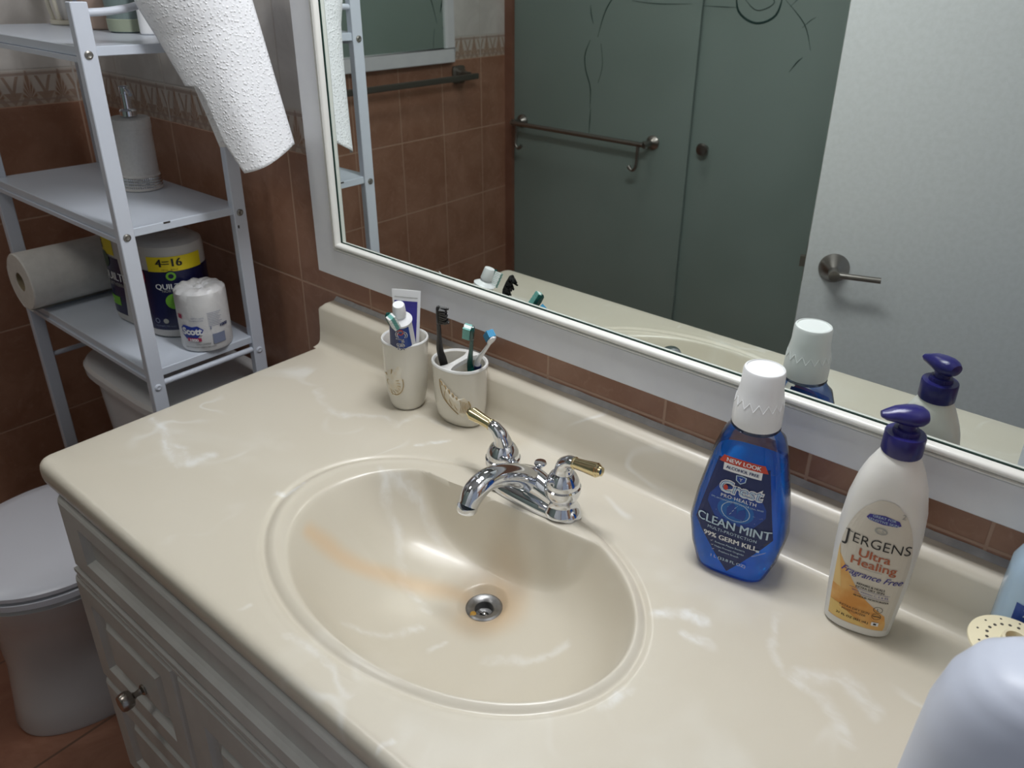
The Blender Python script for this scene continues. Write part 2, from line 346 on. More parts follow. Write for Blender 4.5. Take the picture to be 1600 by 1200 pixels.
M['rack'] = mat('white_rack_enamel', (0.60, 0.64, 0.72), 0.35); M['screw'] = mat('screw_steel', (0.25, 0.24, 0.22), 0.4, 0.8); M['chip'] = mat('chipped_dark', (0.04, 0.035, 0.03), 0.7)
M['board'] = mat('white_shelf_board', (0.58, 0.63, 0.71), 0.3)
M['caulk'] = noisy('grey_caulk', (0.36, 0.35, 0.345), (0.48, 0.47, 0.46), 40, 0.6, 0.3)
M['glassfrost'] = None
M['door'] = noisy('door_paint', (0.56, 0.57, 0.57), (0.60, 0.61, 0.615), 90, 0.42, 0.10, 0.0006)
M['ceil'] = mat('ceiling_paint', (0.75, 0.75, 0.75), 0.8); M['plain'] = mat('painted_wall', (0.62, 0.62, 0.61), 0.7)
M['black'] = mat('black_plastic', (0.012, 0.011, 0.011), 0.35); M['navy'] = mat('navy_ink', (0.010, 0.022, 0.105), 0.4)
M['navyp'] = mat('navy_pump_plastic', (0.020, 0.018, 0.13), 0.28); M['white'] = mat('white_plastic', (0.80, 0.81, 0.82), 0.3)
M['ceramic'] = mat('cream_glazed_ceramic', (0.70, 0.67, 0.59), 0.22, coat=0.4); M['ceramicw'] = mat('white_glazed_ceramic', (0.78, 0.78, 0.76), 0.2, coat=0.4)
M['shelltan'] = mat('tan_glaze', (0.42, 0.29, 0.12), 0.3); M['shell'] = noisy('shell_glaze', (0.70, 0.62, 0.47), (0.72, 0.69, 0.60), 90, 0.3)
M['green'] = mat('dark_green_plastic', (0.004, 0.065, 0.055), 0.25); M['brw'] = mat('white_bristle', (0.74, 0.78, 0.77), 0.6); M['brt'] = mat('teal_bristle', (0.16, 0.42, 0.38), 0.6); M['brb'] = mat('blue_bristle', (0.05, 0.28, 0.5), 0.6)
M['paper'] = towel_mat(); M['paperroll'] = noisy('paper_roll', (0.66, 0.64, 0.60), (0.72, 0.70, 0.66), 60, 0.9, 0.3, 0.001); M['card'] = mat('cardboard', (0.30, 0.24, 0.15), 0.9)
M['lotion'] = mat('lotion_bottle_plastic', (0.74, 0.73, 0.69), 0.32, sss=0.1); M['cream'] = mat('cream_label', (0.62, 0.58, 0.50), 0.45)
M['ink'] = mat('black_ink', (0.012, 0.012, 0.014), 0.5); M['copper'] = mat('copper_ink', (0.42, 0.11, 0.045), 0.5); M['violet'] = mat('violet_ink', (0.045, 0.04, 0.26), 0.5)
M['greyink'] = mat('grey_ink', (0.36, 0.36, 0.33), 0.5); M['wink'] = mat('white_ink', (0.78, 0.79, 0.80), 0.5); M['redink'] = mat('red_ink', (0.52, 0.055, 0.03), 0.45)
M['blueink'] = mat('blue_ink', (0.012, 0.055, 0.30), 0.4); M['midblue'] = mat('mid_blue_ink', (0.008, 0.12, 0.42), 0.4); M['silver'] = mat('silver_ink', (0.48, 0.62, 0.72), 0.4)
M['yellow'] = mat('yellow_ink', (0.72, 0.58, 0.015), 0.5); M['lime'] = mat('lime_ink', (0.16, 0.42, 0.03), 0.5); M['magenta'] = mat('magenta_ink', (0.42, 0.03, 0.09), 0.5); M['packnavy'] = mat('pack_navy_film', (0.008, 0.010, 0.055), 0.25); M['packw'] = mat('pack_clear_film', (0.50, 0.49, 0.48), 0.3)
M['sblue'] = mat('wrapper_blue', (0.02, 0.045, 0.30), 0.4); M['wrap'] = noisy('white_tissue_wrapper', (0.62, 0.62, 0.63), (0.70, 0.70, 0.70), 25, 0.4, 0.5, 0.003, 1.0); M['slate'] = mat('slate_ink', (0.20, 0.23, 0.33), 0.5)
M['disp'] = noisy('pearly_dispenser', (0.62, 0.60, 0.58), (0.66, 0.64, 0.62), 200, 0.4); M['gem'] = mat('rhinestone_silver', (0.55, 0.55, 0.55), 0.12, 1.0)
M['drainyel'] = mat('rust_spot', (0.40, 0.22, 0.03), 0.5); M['dark'] = mat('dark_void', (0.01, 0.01, 0.01), 0.5)
M['bluegrey'] = mat('blue_grey_plastic', (0.52, 0.56, 0.66), 0.4); M['bluelab'] = mat('pale_label', (0.78, 0.79, 0.84), 0.5)
M['ivory'] = mat('ivory_plastic', (0.74, 0.68, 0.48), 0.35); M['etch'] = mat('clear_etched_line', (0.025, 0.055, 0.05), 0.2)
def orange():
    m, nt, b = newmat('orange_swoosh_ink'); k = N(nt); p, sp = k.obj(); f, _ = k.noise(p, 30, 3)
    nt.links.new(k.mix(k.ss(f, 0.35, 0.65), (0.62, 0.26, 0.04), (0.72, 0.42, 0.13)), b.inputs['Base Color']); b.inputs['Roughness'].default_value = 0.4; return m
M['orange'] = orange()
def clearplastic():
    m = bpy.data.materials.new('clear_plastic'); m.use_nodes = True; nt = m.node_tree; k = N(nt); nt.nodes.remove(nt.nodes['Principled BSDF'])
    t = k.n('ShaderNodeBsdfTransparent'); t.inputs[0].default_value = (0.90, 0.93, 0.97, 1); g = k.n('ShaderNodeBsdfGlossy'); g.inputs['Roughness'].default_value = 0.06
    f = k.n('ShaderNodeFresnel'); f.inputs[0].default_value = 1.5; mx = k.n('ShaderNodeMixShader')
    nt.links.new(k.math('ADD', k.math('MULTIPLY', f.outputs[0], 0.9), 0.015), mx.inputs[0]); nt.links.new(t.outputs[0], mx.inputs[1]); nt.links.new(g.outputs[0], mx.inputs[2]); nt.links.new(mx.outputs[0], nt.nodes['Material Output'].inputs[0]); return m
M['clear'] = clearplastic()
def liquid(name, body, tint, frac):
    m = bpy.data.materials.new(name); m.use_nodes = True; nt = m.node_tree; k = N(nt); nt.nodes.remove(nt.nodes['Principled BSDF'])
    t = k.n('ShaderNodeBsdfTransparent'); t.inputs[0].default_value = (*tint, 1); d = k.n('ShaderNodeBsdfTranslucent'); d.inputs[0].default_value = (*body, 1)
    d2 = k.n('ShaderNodeBsdfDiffuse'); d2.inputs[0].default_value = (*body, 1); a = k.n('ShaderNodeAddShader'); nt.links.new(d.outputs[0], a.inputs[0]); nt.links.new(d2.outputs[0], a.inputs[1])
    mx = k.n('ShaderNodeMixShader'); mx.inputs[0].default_value = frac; nt.links.new(t.outputs[0], mx.inputs[1]); nt.links.new(a.outputs[0], mx.inputs[2])
    g = k.n('ShaderNodeBsdfGlossy'); g.inputs['Roughness'].default_value = 0.05; f = k.n('ShaderNodeFresnel'); f.inputs[0].default_value = 1.33; m2 = k.n('ShaderNodeMixShader')
    nt.links.new(f.outputs[0], m2.inputs[0]); nt.links.new(mx.outputs[0], m2.inputs[1]); nt.links.new(g.outputs[0], m2.inputs[2]); nt.links.new(m2.outputs[0], nt.nodes['Material Output'].inputs[0]); return m
M['liquid'] = liquid('blue_mouthwash', (0.0, 0.27, 0.78), (0.10, 0.62, 1.0), 0.60)
M['isoliq'] = liquid('translucent_pale_blue', (0.40, 0.52, 0.62), (0.75, 0.85, 0.92), 0.75)
def frosted():
    m, nt, b = newmat('frosted_green_glass'); k = N(nt); p, sp = k.obj(); n1, _ = k.noise(p, 2.2, 2, 0.5)
    nt.links.new(k.mix(k.ss(n1, 0.3, 0.7), (0.235, 0.300, 0.275), (0.270, 0.340, 0.315)), b.inputs['Base Color'])
    b.inputs['Roughness'].default_value = 0.42; b.inputs['Transmission Weight'].default_value = 0.12; return m
M['frost'] = frosted()
def floor_mat():
    m, nt, b = newmat('floor_tile'); k = N(nt); p, sp = k.pos()
    def dist(s, o): 
        f = k.math('FRACT', k.math('DIVIDE', k.math('SUBTRACT', s, o), 0.33)); return k.math('MULTIPLY', k.math('SUBTRACT', 0.5, k.math('ABSOLUTE', k.math('SUBTRACT', f, 0.5))), 0.33)
    g = k.math('SUBTRACT', 1.0, k.ss(k.math('MINIMUM', dist(sp[0], -0.26), dist(sp[1], -0.05)), 0.0015, 0.004))
    n1, _ = k.noise(p, 7, 5, 0.6, 1.0)
    c = k.mix(k.ss(n1, 0.3, 0.7), (0.26, 0.11, 0.065), (0.40, 0.20, 0.13)); nt.links.new(k.mix(g, c, (0.16, 0.09, 0.06)), b.inputs['Base Color']); b.inputs['Roughness'].default_value = 0.35; return m
M['floor'] = floor_mat()

# ================================================================== the room
FZ, CZ = -0.80, 1.60; XL, XR = -0.8787, 1.26; YS = -1.54
def slab(name, lo, hi, m):
    return tag(MB().box(lo, hi).build(name, m, smooth=False), kind='structure')
slab('wall_mirror', (XL - 0.1, 0.0, FZ), (XR + 0.1, 0.1, CZ), M['wall_m'])
slab('wall_left', (XL - 0.1, -2.4, FZ), (XL, 0.0, CZ), M['wall_l'])
slab('floor', (XL - 0.1, -2.5, FZ - 0.1), (XR + 0.9, 0.1, FZ), M['floor'])
slab('ceiling', (XL - 0.1, -2.5, CZ), (XR + 0.9, 0.1, CZ + 0.1), M['ceil'])
slab('wall_right', (XR, -0.42, FZ), (XR + 0.1, 0.0, CZ), M['wall_l'])
slab('wall_right.001', (XR, -2.4, FZ), (XR + 0.1, -1.16, CZ), M['wall_l'])
slab('wall_right.002', (XR, -1.16, 1.27), (XR + 0.1, -0.42, CZ), M['plain'])
slab('wall_back', (XL - 0.1, -2.5, FZ), (XR + 0.1, -2.4, CZ), M['plain'])
# strip of wall beside the shower with a metal jamb
t = MB().box((XL, YS - 0.03, FZ), (XL + 0.035, YS - 0.005, CZ - 0.3)).build('trim_1', noisy('jamb_brown', (0.20, 0.09, 0.06), (0.26, 0.13, 0.09), 8, 0.4), smooth=False); tag(t, kind='structure')

# ---- shower sliding glass with etched scrolls
sh = empty('shower_door', (0, 0, 0), 0, 'frosted green glass sliding shower door with etched scroll lines, seen in the mirror', 'shower door')
MB().box((XL + 0.036, YS - 0.028, FZ + 0.06), (-0.085, YS - 0.020, 1.15)).build('glass_panel', M['frost'], sh, smooth=False)
MB().box((-0.125, YS - 0.046, FZ + 0.06), (XR - 0.01, YS - 0.038, 1.15)).build('glass_panel', M['frost'], sh, smooth=False)
MB().box((XL + 0.001, YS - 0.055, FZ), (XR - 0.001, YS - 0.01, FZ + 0.06)).build('sill', M['porcelain'], sh, smooth=False, bevel=0.003)
MB().box((XL + 0.001, YS - 0.055, 1.15), (XR - 0.001, YS - 0.01, 1.20)).build('top_rail', M['nickel'], sh, smooth=False)
em = MB()
def etch(pts, r0, y): em.tube([(x, y, z) for x, z in pts], [0.0008] + [r0 * .75] * (len(pts) - 2) + [0.0008], n=6, sub=5, flat=0.5)
yg = YS - 0.020; yh = YS - 0.038
etch([(-0.49, 0.19), (-0.492, 0.26), (-0.515, 0.32), (-0.52, 0.37), (-0.50, 0.42)], .003, yg)
etch([(-0.49, 0.10), (-0.488, 0.15), (-0.487, 0.19)], .003, yg)
etch([(-0.46, 0.28), (-0.445, 0.34), (-0.455, 0.41)], .0015, yg)
etch([(-0.49, 0.47), (-0.50, 0.50), (-0.505, 0.53)], .004, yg)
etch([(-0.47, 0.43), (-0.44, 0.52), (-0.38, 0.60)], .003, yg)
etch([(-0.34, 0.55), (-0.24, 0.545), (-0.12, 0.55)], .003, yg)
etch([(-0.52, 0.56), (-0.48, 0.62), (-0.44, 0.66)], .004, yg)
etch([(-0.09, 0.545), (-0.02, 0.545), (0.02, 0.545)], .003, yh)
etch([(0.015, 0.60), (0.03, 0.535), (0.09, 0.505), (0.15, 0.53), (0.165, 0.60)], .005, yh)
etch([(0.045, 0.57), (0.09, 0.54), (0.14, 0.565), (0.095, 0.60), (0.05, 0.575)], .003, yh)
etch([(0.17, 0.575), (0.24, 0.51), (0.27, 0.44)], .0035, yh)
etch([(0.235, 0.50), (0.255, 0.52), (0.27, 0.53)], .0025, yh)
etch([(0.19, 0.555), (0.235, 0.60), (0.28, 0.63)], .003, yh)
etch([(0.215, 0.375), (0.235, 0.405), (0.25, 0.42)], .005, yh)
etch([(0.37, 0.53), (0.38, 0.55), (0.385, 0.58)], .003, yh)
em.build('etched_scroll', M['etch'], sh)
tb = empty('towel_rail', (0, 0, 0), 0, 'thin bronze towel rail with hooked ends fixed to the frosted shower glass', 'towel rail')
MB().tube([(-0.80, YS + 0.045, 0.108), (-0.22, YS + 0.045, 0.108)], 0.0085, n=16).build('bar', M['nickel'], tb)
for x in (-0.80, -0.22):
    s = 1 if x > -0.5 else -1
    MB().lathe([(0.024, -0.0), (0.024, 0.006), (0.016, 0.012), (0.009, 0.02), (0.010, 0.04), (0.013, 0.06), (0.009, 0.068)], 24, (x, YS - 0.0195, 0.108), 'y').build('mount', M['nickel'], tb)
    MB().tube([(x - .02 * s, YS + 0.045, 0.105), (x - .02 * s, YS + 0.047, 0.06), (x - .022 * s, YS + 0.05, 0.03), (x - .035 * s, YS + 0.05, 0.018), (x - .05 * s, YS + 0.05, 0.03)], [0.006, 0.005, 0.005, 0.005, 0.007], n=12).build('hook', M['nickel'], tb)
k_ = MB().lathe([(0.012, 0.0), (0.011, 0.012), (0.019, 0.018), (0.021, 0.026), (0.017, 0.032), (0.004, 0.034)], 28, (-0.031, YS - 0.038, 0.112), 'y').build('shower_knob', M['nickel']); tag(k_, 'small round dark metal pull knob on the frosted glass right of the towel rail', 'knob')

# ---- open white door reflected in the mirror
dang = R(-19.5)
d1 = empty('door_1', (0.592, -0.869, 0), dang, 'white door standing open with a lever handle, reflected at the right of the mirror', 'door'); d1['kind'] = 'structure'
MB().box((0, -0.035, FZ + 0.01), (0.715, 0, 1.24)).build('door_panel', M['door'], d1, smooth=False, bevel=0.0015)
MB().box((-0.001, -0.03, 0.015), (0.0008, -0.008, 0.105)).build('latch_plate', M['bronze'], d1, smooth=False)
MB().box((-0.012, -0.025, 0.048), (0.001, -0.012, 0.072)).build('latch_bolt', M['bronze'], d1, smooth=False)
h = empty('lever_handle', (0.062, 0, 0.058)); h.parent = d1
MB().lathe([(0.033, 0.0), (0.033, 0.003), (0.031, 0.006), (0.012, 0.030), (0.012, 0.052), (0.0115, 0.056), (0.006, 0.057)], 40, (0, 0, 0), 'y').build('rose', M['nickel'], h)
MB().tube([(0.0, 0.046, 0), (0.03, 0.047, 0), (0.095, 0.047, 0)], [0.0065, 0.006, 0.006], n=14, flat=1.1).build('lever', M['nickel'], h)

# ---- medicine cabinet and towel bar on the left wall (seen in the mirror)
mc = empty('wall_mirror_cabinet', (XL, -1.05, 0.34), 0, 'white framed square mirror on the left tiled wall reflecting green glass', 'mirror')
y0, y1, z1 = -0.20, 0.56, 0.62
fm = MB(); fm.box((0.001, y0, 0), (0.03, y1, 0.045)); fm.box((0.001, y0, z1 - 0.045), (0.03, y1, z1)); fm.box((0.001, y0, 0.045), (0.03, y0 + 0.035, z1 - 0.045)); fm.box((0.001, y1 - 0.035, 0.045), (0.03, y1, z1 - 0.045))
fm.build('frame', M['frame'], mc, smooth=False, bevel=0.003)
MB().box((0.002, y0 + 0.034, 0.044), (0.02, y1 - 0.034, z1 - 0.044)).build('mirror_glass', M['mirror'], mc, smooth=False)
mc.location.y = -1.05
bt = empty('towel_bar', (XL, 0, 0.29), 0, 'dark bronze towel bar on the terracotta tiled left wall', 'towel bar')
MB().box((0.052, -1.335, -0.010), (0.062, -0.70, 0.010)).build('bar', M['bronze'], bt, smooth=False, bevel=0.003)
for y in (-1.29, -0.745):
    rr = []
    for q, s_ in ((0.001, .030), (0.008, .030), (0.014, .022), (0.030, .014), (0.056, .012)): rr.append([(q, y + b_[0], b_[1] + .004) for b_ in [(v[0], v[1]) for v in sup(s_, s_, 6, 0, N=24)]])
    MB().loft(rr).build('mount', M['bronze'], bt, smooth=False)

# ---- ceiling lamp that lights the room
cl = empty('ceiling_lamp', (-0.10, -1.00, CZ), 0, 'round ceiling lamp above the vanity', 'ceiling lamp')
MB().lathe([(0.17, -0.001), (0.17, -0.03), (0.155, -0.034)], 40).build('base', M['white'], cl)

vl = empty('vanity_lamp', (0.62, -0.001, 1.29), 0, 'long white vanity lamp on the wall above the large mirror', 'wall lamp')
MB().box((-.36, -.05, .0), (.36, 0, .08)).build('housing', M['white'], vl, smooth=False, bevel=.004)
MB().box((-.33, -.24, .012), (.33, -.052, .03)).build('hood', M['white'], vl, smooth=False, bevel=.003)
# ================================================================== vanity
van = empty('vanity_cabinet', (0, 0, FZ), 0, 'white painted vanity cabinet with drawers and raised panel doors under the marble top', 'vanity')
YF = -0.512; HC = 0.80
body = MB(); body.box((0.008, YF, 0.0), (1.235, -0.005, HC - 0.175)); body.box((0.008, YF, 0.0), (0.026, -0.005, HC - 0.041)); body.box((1.217, YF, 0), (1.235, -0.005, HC - 0.041)); body.box((0.008, YF, HC - 0.175), (1.235, YF + 0.03, HC - 0.041)); body.box((0.026, -0.03, HC - 0.175), (1.217, -0.005, HC - 0.041))
body.build('carcass', M['cab'], van, smooth=False)
def panel(name, x0, x1, z0, z1, stile=0.045, rail=0.045, y=YF, raise_=True):
    """raised panel front: outer frame, ogee step, sunken field, raised centre"""
    def rect(i, yy, ix=None): 
        ix = i if ix is None else ix
        return [(x0 + ix, yy, z0 + i), (x1 - ix, yy, z0 + i), (x1 - ix, yy, z1 - i), (x0 + ix, yy, z1 - i)]
    rings = [rect(0, y - 0.0005), rect(0, y - 0.012), rect(0.003, y - 0.016), rect(0.006, y - 0.018), rect(rail, y - 0.018, stile), rect(rail + .004, y - 0.012, stile + .004), rect(rail + .008, y - 0.008, stile + .008)]
    if raise_: rings += [rect(rail + .022, y - 0.009, stile + .022), rect(rail + .030, y - 0.016, stile + .030)]
    mb = MB(); mb.loft(rings, (True, True)); return mb
# apron (false drawer front)
panel('', 0.036, 1.205, HC - 0.176, HC - 0.052, 0.055, 0.030, raise_=False).build('apron_panel', M['cab'], van, smooth=False)
ml = MB()
for q, (dy, hh) in enumerate(((0.020, .006), (0.013, .005), (0.019, .005))): ml.box((0.036, YF - dy, HC - 0.186 - q * .0065), (1.205, YF - 0.0005, HC - 0.186 - q * .0065 + hh))
ml.build('moulding', M['cab'], van, smooth=False)
def knob_mesh(x, z, parent):
    o = MB().lathe([(0.010, 0.0), (0.010, 0.003), (0.006, 0.006), (0.005, 0.014), (0.007, 0.018), (0.0145, 0.022), (0.0165, 0.027), (0.0165, 0.036), (0.014, 0.041), (0.004, 0.043)], 30, (0, 0, 0), 'y').build('knob', M['knobm'], parent)
    o.scale = (.85, -.85, .85); o.location = (x + .012 * (x < .3), YF - 0.0165, z); return o
dz = [(HC - 0.415, HC - 0.206), (HC - 0.635, HC - 0.425)]
for z0, z1 in dz:
    d = panel('', 0.016, 0.300, z0, z1, 0.040, 0.038).build('drawer', M['cab'], van, smooth=False); knob_mesh(0.166, (z0 + z1) / 2 - .022, d)
for x0, x1, kx in ((0.308, 0.765, 0.74), (0.771, 1.228, 0.79)):
    d = panel('', x0, x1, 0.075, HC - 0.206, 0.055, 0.055).build('door', M['cab'], van, smooth=False); knob_mesh(kx, 0.50, d)

# ---- cultured marble top with integral bowl
CX, CY, EA, EB = 0.593, -0.309, 0.262, 0.177
DX, DY = 0.602, -0.249; DEP = 0.122; RD = 0.021
X0, X1, Y0, Y1 = 0.0, 1.245, -0.5334, -0.0385
def ray_ell(th, cx, cyy, a, b):
    c, s = math.cos(th), math.sin(th); ox, oy = DX - cx, DY - cyy
    A = c * c / a / a + s * s / b / b; B = ox * c / a / a + oy * s / b / b; C_ = ox * ox / a / a + oy * oy / b / b - 1
    return (-B + math.sqrt(B * B - A * C_)) / A
def smin(a, b, k):
    h_ = max(k - abs(a - b), 0) / k; return min(a, b) - h_ * h_ * k / 4
def ray_open(th):
    r = ray_ell(th, 0.608, -0.311, 0.236, 0.160); s = math.sin(th)
    if s > 0.02: r = smin(r, (-0.182 - DY + 0.02 * math.cos(th)) / s, 0.04)
    return r
RC = 0.022
def ray_rect(th):
    c, s = math.cos(th), math.sin(th)
    tx = ((X1 if c > 0 else X0) - DX) / c if abs(c) > 1e-9 else 9; ty = ((Y1 if s > 0 else Y0) - DY) / s if abs(s) > 1e-9 else 9
    t_ = min(tx, ty); x, y = DX + c * t_, DY + s * t_
    if y < Y0 + RC and (x < X0 + RC or x > X1 - RC):
        qx = X0 + RC if x < X0 + RC else X1 - RC; qy = Y0 + RC; ox, oy = DX - qx, DY - qy
        B = ox * c + oy * s; C_ = ox * ox + oy * oy - RC * RC; D_ = B * B - C_
        if D_ > 0:
            t2 = -B + math.sqrt(D_); n_ = ((DX + c * t2 - qx) / RC, (DY + s * t2 - qy) / RC)
            if (n_[0] < 0) == (qx < 0.5) and n_[1] < 0: return t2, n_
    if tx < ty: return tx, ((1 if c > 0 else -1), 0)
    return ty, (0, (1 if s > 0 else -1))
angs = [2 * math.pi * k / 360 for k in range(360)]
for cxn, cyn in ((X0, Y0), (X1, Y0)):
    a_ = math.atan2(cyn - DY, cxn - DX)
    for q in range(-12, 13): angs.append((a_ + q * 0.0045) % (2 * math.pi))
for cxn, cyn in ((X0, Y1), (X1, Y1)): angs.append(math.atan2(cyn - DY, cxn - DX) % (2 * math.pi))
angs = sorted(set(round(a, 6) for a in angs))
NB, NG, NO = 64, 22, 6
rings = [[] for _ in range(NB + NG + NO + 9)]
for th in angs:
    c, s = math.cos(th), math.sin(th); ro = ray_open(th); rg = ray_ell(th, CX, CY, EA, EB); rr_, nn = ray_rect(th)
    rg = max(rg, ro + 0.012); w_ = 0.5 + 0.5 * math.tanh((s - 0.25) * 4.0)
    def zb(r):
        x, y = DX + c * r, DY + s * r
        ex, ey = (x - 0.608) / 0.236, (y + 0.311) / 0.160; q = math.hypot(ex, ey); ca, sa = (ex / q, ey / q) if q > 1e-6 else (1, 0)
        wq = 0.28 + (0.11 if ca < 0 else -0.10) * ca * ca
        if sa > 0: wq = wq * (1 - sa) + 0.15 * sa
        qq = min(1, q); wq = 0.27 * (1 - qq) + wq * qq
        def sat(t): return t / (1 + abs(t) ** 2.2) ** (1 / 2.2) if t > 0 else t * 1.0
        ze = -0.098 * sat((1 - q) / wq)
        yb = -0.182 + 0.02 * c * r / 0.2; dbk = yb - y
        zk = -0.150 * (dbk / 0.028 / (1 + (max(dbk, 0) / 0.028) ** 2.5) ** (1 / 2.5)) if dbk > 0 else -dbk * 5.0
        raw = -smin(-ze, -zk, 0.018) if (ze < 0 and zk < 0) else max(ze, zk)
        dd = min(1, r / 0.25); raw += -(DEP - 0.098) * (1 - dd) * min(1, max(0, -raw) / 0.098)
        h_ = min(1, max(0, (r - RD) / 0.012)); h_ = h_ * h_ * (3 - 2 * h_); raw = -DEP * (1 - h_) + raw * h_
        return smin(raw, -0.0008, 0.006)
    def zt(r):
        q = (r - rg); z = 0.0
        z -= 0.0030 * math.exp(-(q / 0.0045) ** 2); z += 0.0022 * math.exp(-((q + 0.013) / 0.006) ** 2); return z
    def put(i, r, z): rings[i].append((DX + c * r, DY + s * r, z))
    for i in range(NB):
        u = i / (NB - 1); r = RD + (ro + 0.008 - RD) * (1 - (1 - u) ** 1.5); put(i, r, zb(r) + (zt(r) if r > ro - .01 else 0))
    ra = ro + 0.008; rb = rg + 0.014
    for i in range(1, NG + 1):
        r = ra + (rb - ra) * i / NG; put(NB + i - 1, r, min(zb(r), 0) + zt(r))
    BR = 0.013
    for i in range(1, NO + 1):
        back = nn[1] > 0; inset = 0 if back else BR
        px, py = DX + c * rr_ - nn[0] * inset, DY + s * rr_ - nn[1] * inset; sx, sy = DX + c * rb, DY + s * rb
        if back: px = min(max(px, X0 + BR), X1 - BR)
        f_ = i / NO; rings[NB + NG + i - 1].append((sx + (px - sx) * f_, sy + (py - sy) * f_, 0.0))
    b0 = NB + NG + NO; bx, by, _z = rings[b0 - 1][-1]
    if nn[1] > 0:   # cove into the backsplash then up its face
        prof = [(0.0, 0.0)] + [(0.0, 0.0)] * 8
        for q in range(9): rings[b0 + q].append((bx, by + 0.0001 * q, 0.0))
    else:
        prof = [(BR * math.sin(R(22)), -BR * (1 - math.cos(R(22)))), (BR * math.sin(R(45)), -BR * (1 - math.cos(R(45)))), (BR * math.sin(R(68)), -BR * (1 - math.cos(R(68)))), (BR, -BR), (BR, -0.024), (BR * math.sin(R(60)), -0.033), (BR * .5, -0.038), (0, -0.0405), (-0.02, -0.0405)]
        for q, (o_, z_) in enumerate(prof): rings[b0 + q].append((bx + nn[0] * o_, by + nn[1] * o_, z_))
ct = MB(); ct.grid(rings, close_u=True)
# backsplash section swept along x with a rounded left end
HB = 0.0822; YB = Y1
sec = [(YB - 0.016, -0.0008), (YB - 0.010, 0.0003), (YB - 0.005, 0.0016), (YB - 0.002, 0.004), (YB + 0.0005, 0.009), (YB + 0.003, 0.03), (YB + 0.004, HB - 0.012), (YB + 0.006, HB - 0.007), (YB + 0.0155, HB - 0.002), (YB + 0.019, HB), (-0.002, HB), (-0.002, -0.04)]
def secrow(x, drop=0.0, flare=0.0): return [(x, y, min(z, HB - drop) if z > 0.01 else z) for y, z in sec]
rows = []
for k in range(7):
    a_ = k / 6 * math.pi / 2; rows.append(secrow(X0 + 0.014 * (1 - math.cos(a_)) , 0.016 * (1 - math.sin(a_))))
for k in range(1, 25): rows.append(secrow(X0 + 0.014 + (X1 - X0 - 0.014) * k / 24))
ct.grid(rows)
e0 = [rows[0][i] for i in range(len(sec))]; ct.add(e0, [tuple(range(len(sec)))])
top = ct.build('countertop', M['marble'], None, fix=False, ang=50)
me = top.data; bm = bmesh.new(); bm.from_mesh(me); bmesh.ops.remove_doubles(bm, verts=bm.verts, dist=2e-5); bmesh.ops.recalc_face_normals(bm, faces=bm.faces); bm.to_mesh(me); bm.free()
me.polygons.foreach_set('use_smooth', [True] * len(me.polygons)); me.set_sharp_from_angle(angle=R(50))
tag(top, 'cream cultured marble countertop with moulded oval sink bowl and backsplash', 'countertop')
# drain
dr = MB(); dr.lathe([(0.0235, -0.0035), (0.0245, 0.0012), (0.022, 0.0028), (0.016, 0.002), (0.0125, -0.001), (0.0120, -0.012), (0.0005, -0.014)], 40, caps=(False, False), mi=0)
dro = dr.build('sink_drain', [M['steel']]); dro.location = (DX, DY, -DEP + 0.0012); tag(dro, 'round tarnished metal drain with dark centre in the sink bowl', 'drain')
MB().box((-0.0105, -0.0012, -0.0125), (0.0105, 0.0012, -0.0105)).lathe([(0.0028, -0.0125), (0.0028, -0.009), (0.001, -0.008)], 12).build('strainer_cross', M['gem'], dro)
MB().lathe([(0.0118, -0.0130), (0.0002, -0.0129)], 24, caps=(False, False)).build('drain_throat', M['dark'], dro)
sp_ = MB().lathe([(0.0045, 0.0), (0.003, 0.0008), (0.0003, 0.001)], 12, (-0.003, -0.0185, 0.0022)).build('rust_spot', M['drainyel'], dro)
# caulk line
cb = MB(); n_ = 60
rws = []
for k in range(n_ + 1):
    x = 0.012 + (X1 - 0.015) * k / n_; j = random.uniform(-.0008, .0012); j *= .7; rws.append([(x, -0.0072 + j, HB + 0.0002), (x, -0.006 + j, HB + 0.0022), (x, -0.003, HB + 0.0048), (x, -0.0005, HB + 0.0068 + j)])
cb.grid(rws); cko = cb.build('trim_2', M['caulk'], None); tag(cko, kind='structure')

# ================================================================== big mirror
mr = empty('vanity_mirror', (0.0, -0.0015, 0.1438), 0, 'large mirror in a wide white wooden frame above the vanity', 'mirror')
mr.rotation_euler = (R(-0.0), 0, 0)
MWd, MH, FW = 1.236, 0.98, 0.052
def board(pts_in, pts_out, name):
    pass
def frame_ring(prof, name, m):
    """profile of (inset, y) swept round the rectangle, mitred"""
    mb = MB(); rows = []
    for ins, y in prof: rows.append([(ins, y, ins), (MWd - ins, y, ins), (MWd - ins, y, MH - ins), (ins, y, MH - ins)])
    mb.grid(rows, close_u=True); return mb.build(name, m, mr, smooth=False)
frame_ring([(0.0, -0.0005), (0.0, -0.0225), (0.002, -0.0245), (FW - 0.002, -0.0245), (FW, -0.0225), (FW, -0.0005)], 'frame', M['frame'])
pb = [(FW + 0.0004, -0.005), (FW + 0.0004, -0.0262), (FW + 0.002, -0.0268), (FW + 0.0028, -0.0225)]
for k in range(9):
    a_ = math.pi * k / 8; pb.append((FW + 0.0085 - 0.0050 * math.cos(a_), -0.0215 - 0.0072 * math.sin(a_)))
pb += [(FW + 0.0135, -0.0185)]
bd = frame_ring(pb, 'bead_moulding', M['bead']); bd.data.polygons.foreach_set('use_smooth', [True] * len(bd.data.polygons)); bd.data.set_sharp_from_angle(angle=R(50))
GI = FW + 0.0105
MB().box((GI, -0.0165, GI), (MWd - GI, -0.004, MH - GI)).build('mirror_glass', M['mirror'], mr, smooth=False)
